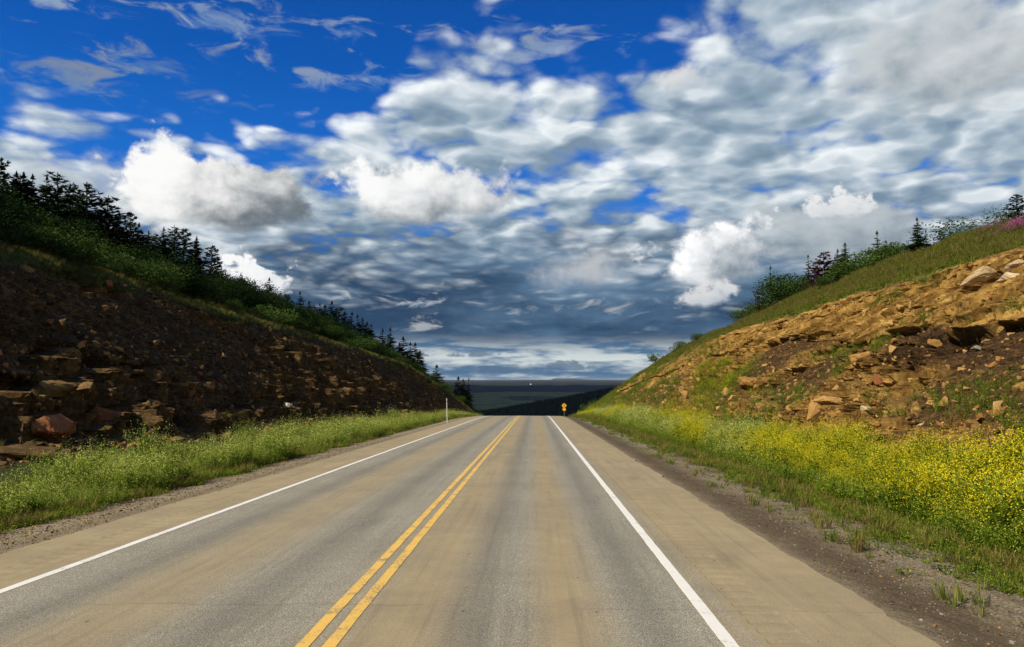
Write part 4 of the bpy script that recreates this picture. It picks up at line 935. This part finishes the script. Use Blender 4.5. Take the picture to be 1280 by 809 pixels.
# ------------------------------------------------------------------ delineator post and warning sign
def simple(name, col, rough=.6, metal=0, n=.12):
    def f(nt):
        p = objco(nt); a = noise(p, 14, 4, .6); return mix(nt, a.sm(.4, .75)*n*3, col, tuple(c*.45 for c in col))
    m = material(name, f, rough); m.node_tree.nodes['Principled BSDF'].inputs['Metallic'].default_value = metal; return m
MPOST = simple('white_plastic', (.60, .60, .56)); MDKP = simple('black_band', (.02, .02, .02)); MGALV = simple('galvanised_steel', (.33, .33, .31), .5, .6)
MSY = simple('yellow_sign_face', (.90, .48, .02), .45, 0, .03); MSB = simple('black_sign_print', (.015, .015, .015), .5); MSBACK = simple('sign_back', (.3, .3, .3), .5, .7)
def empty(name, loc, rzv, label, cat):
    e = bpy.data.objects.new(name, None); C.objects.link(e); e.location = loc; e.rotation_euler = (0, 0, rzv); tag(e, label, cat); return e
def bmobj(name, bm, mat, parent, loc=(0, 0, 0), rot=(0, 0, 0)):
    bmesh.ops.recalc_face_normals(bm, faces=bm.faces); me = bpy.data.meshes.new(name); bm.to_mesh(me); bm.free(); me.materials.append(mat)
    o = bpy.data.objects.new(name, me); C.objects.link(o); o.parent = parent; o.location = loc; o.rotation_euler = rot; return o
def prism(pts, th, bev=0.0):                # outline in XZ, thickness along Y
    bm = bmesh.new(); a = [bm.verts.new((x, -th/2, z)) for x, z in pts]; b = [bm.verts.new((x, th/2, z)) for x, z in pts]; n = len(pts)
    bm.faces.new(a); bm.faces.new(b[::-1])
    for i in range(n): bm.faces.new((a[i], a[(i+1) % n], b[(i+1) % n], b[i]))
    if bev: bmesh.ops.bevel(bm, geom=bm.edges[:], offset=bev, segments=2, affect='EDGES')
    return bm
pY = 66.; pX = at_y(559, 520, pY).x
zt = at_y(559, 497.5, pY).z; zg = ground_at(-1, pX, pY)
e = empty('delineator_post', (pX, pY, zg-.05), 0, 'thin white delineator post standing in the weeds beside the left shoulder', 'post'); H = zt-zg
bmobj('post', prism([(-.034, 0), (.034, 0), (.034, H-.02), (.02, H+.02), (-.02, H+.02), (-.034, H-.02)], .03, .006), MPOST, e, rot=(0, R(-1.5), 0))
bmobj('reflector', prism([(-.04, H-.32), (.04, H-.32), (.04, H-.17), (-.04, H-.17)], .036, .004), MGALV, e, rot=(0, R(-1.5), 0))
sY = 128.; pt = at_y(705.2, 503.6, sY); sX = pt.x; zg = ground_at(1, sX, sY)
e = empty('warning_sign', (sX, sY, zg-.1), 0, 'yellow diamond warning sign with small tab below on a post at the road crest', 'sign'); H = pt.z-zg+.1
bmobj('post', prism([(-.035, 0), (.035, 0), (.035, H-.08), (-.035, H-.08)], .06, .006), MGALV, e)
dr = .47
zc_ = H-dr
def diamond(r, c=.06): return [(-r+c, -c), (-c, -r+c), (c, -r+c), (r-c, -c), (r-c, c), (c, r-c), (-c, r-c), (-r+c, c)]
bmobj('sign_panel', prism(diamond(dr), .012, .002), MSY, e, (0, -.045, zc_))
for s0 in (1,):
    bm = bmesh.new(); o1 = diamond(dr-.03); o2 = diamond(dr-.05)
    a = [bm.verts.new((x, 0, z)) for x, z in o1]; b = [bm.verts.new((x, 0, z)) for x, z in o2]
    for i in range(8): bm.faces.new((a[i], a[(i+1) % 8], b[(i+1) % 8], b[i]))
    bmobj('border', bm, MSB, e, (0, -.0545, zc_))
bmobj('symbol', prism([(-.05, -.2), (.05, -.2), (.05, .05), (.14, .05), (0, .22), (-.14, .05), (-.05, .05)], .004), MSB, e, (0, -.0545, zc_))
bmobj('tab_panel', prism([(-.26, -.19), (.26, -.19), (.26, .19), (-.26, .19)], .012, .002), MSY, e, (0, -.045, zc_-dr-.16))

# the tiny white tower far out on the plain
tD = 9500.; p = at_y(663.5, 485, tD); g = far_z(p.x, p.y); 
e = empty('silo_tower', (p.x, p.y, g-5), 0, 'tiny white tower far out on the wooded plain near the horizon', 'tower')
ztop = at_y(663.5, 479.6, tD).z-g+5
MT = simple('white_metal', (.85, .85, .82))
def cyl(r1, r2, z0, z1, n=16):
    bm = bmesh.new(); a = [bm.verts.new((r1*math.cos(i*6.2832/n), r1*math.sin(i*6.2832/n), z0)) for i in range(n)]; b = [bm.verts.new((r2*math.cos(i*6.2832/n), r2*math.sin(i*6.2832/n), z1)) for i in range(n)]
    for i in range(n): bm.faces.new((a[i], a[(i+1) % n], b[(i+1) % n], b[i]))
    bm.faces.new(b); bm.faces.new(a[::-1]); return bm
bmobj('wall', cyl(8, 8, 0, ztop*.8), MT, e); bmobj('roof', cyl(8.4, 1, ztop*.8, ztop), MT, e)

# ------------------------------------------------------------------ thin air over the valley
zlow = float(min(FZ.min(), -60))-1
bm = bmesh.new(); bmesh.ops.create_cube(bm, size=1)
me = bpy.data.meshes.new('haze'); bm.to_mesh(me); bm.free()
hz = bpy.data.objects.new('haze', me); C.objects.link(hz); tag(hz, 'thin blue haze in the air over the far valley', 'haze', kind='stuff')
ztop = max(float(FZ.max()), 30.)+2
hz.scale = (150000, 150000, ztop-zlow); hz.location = (0, 0, (ztop+zlow)/2)
m = bpy.data.materials.new('haze'); m.use_nodes = True; n = m.node_tree; n.nodes.clear()
o_ = n.nodes.new('ShaderNodeOutputMaterial'); v_ = n.nodes.new('ShaderNodeVolumePrincipled'); v_.inputs['Color'].default_value = (.70, .83, 1, 1); v_.inputs['Density'].default_value = .000011
n.links.new(v_.outputs[0], o_.inputs['Volume']); me.materials.append(m)
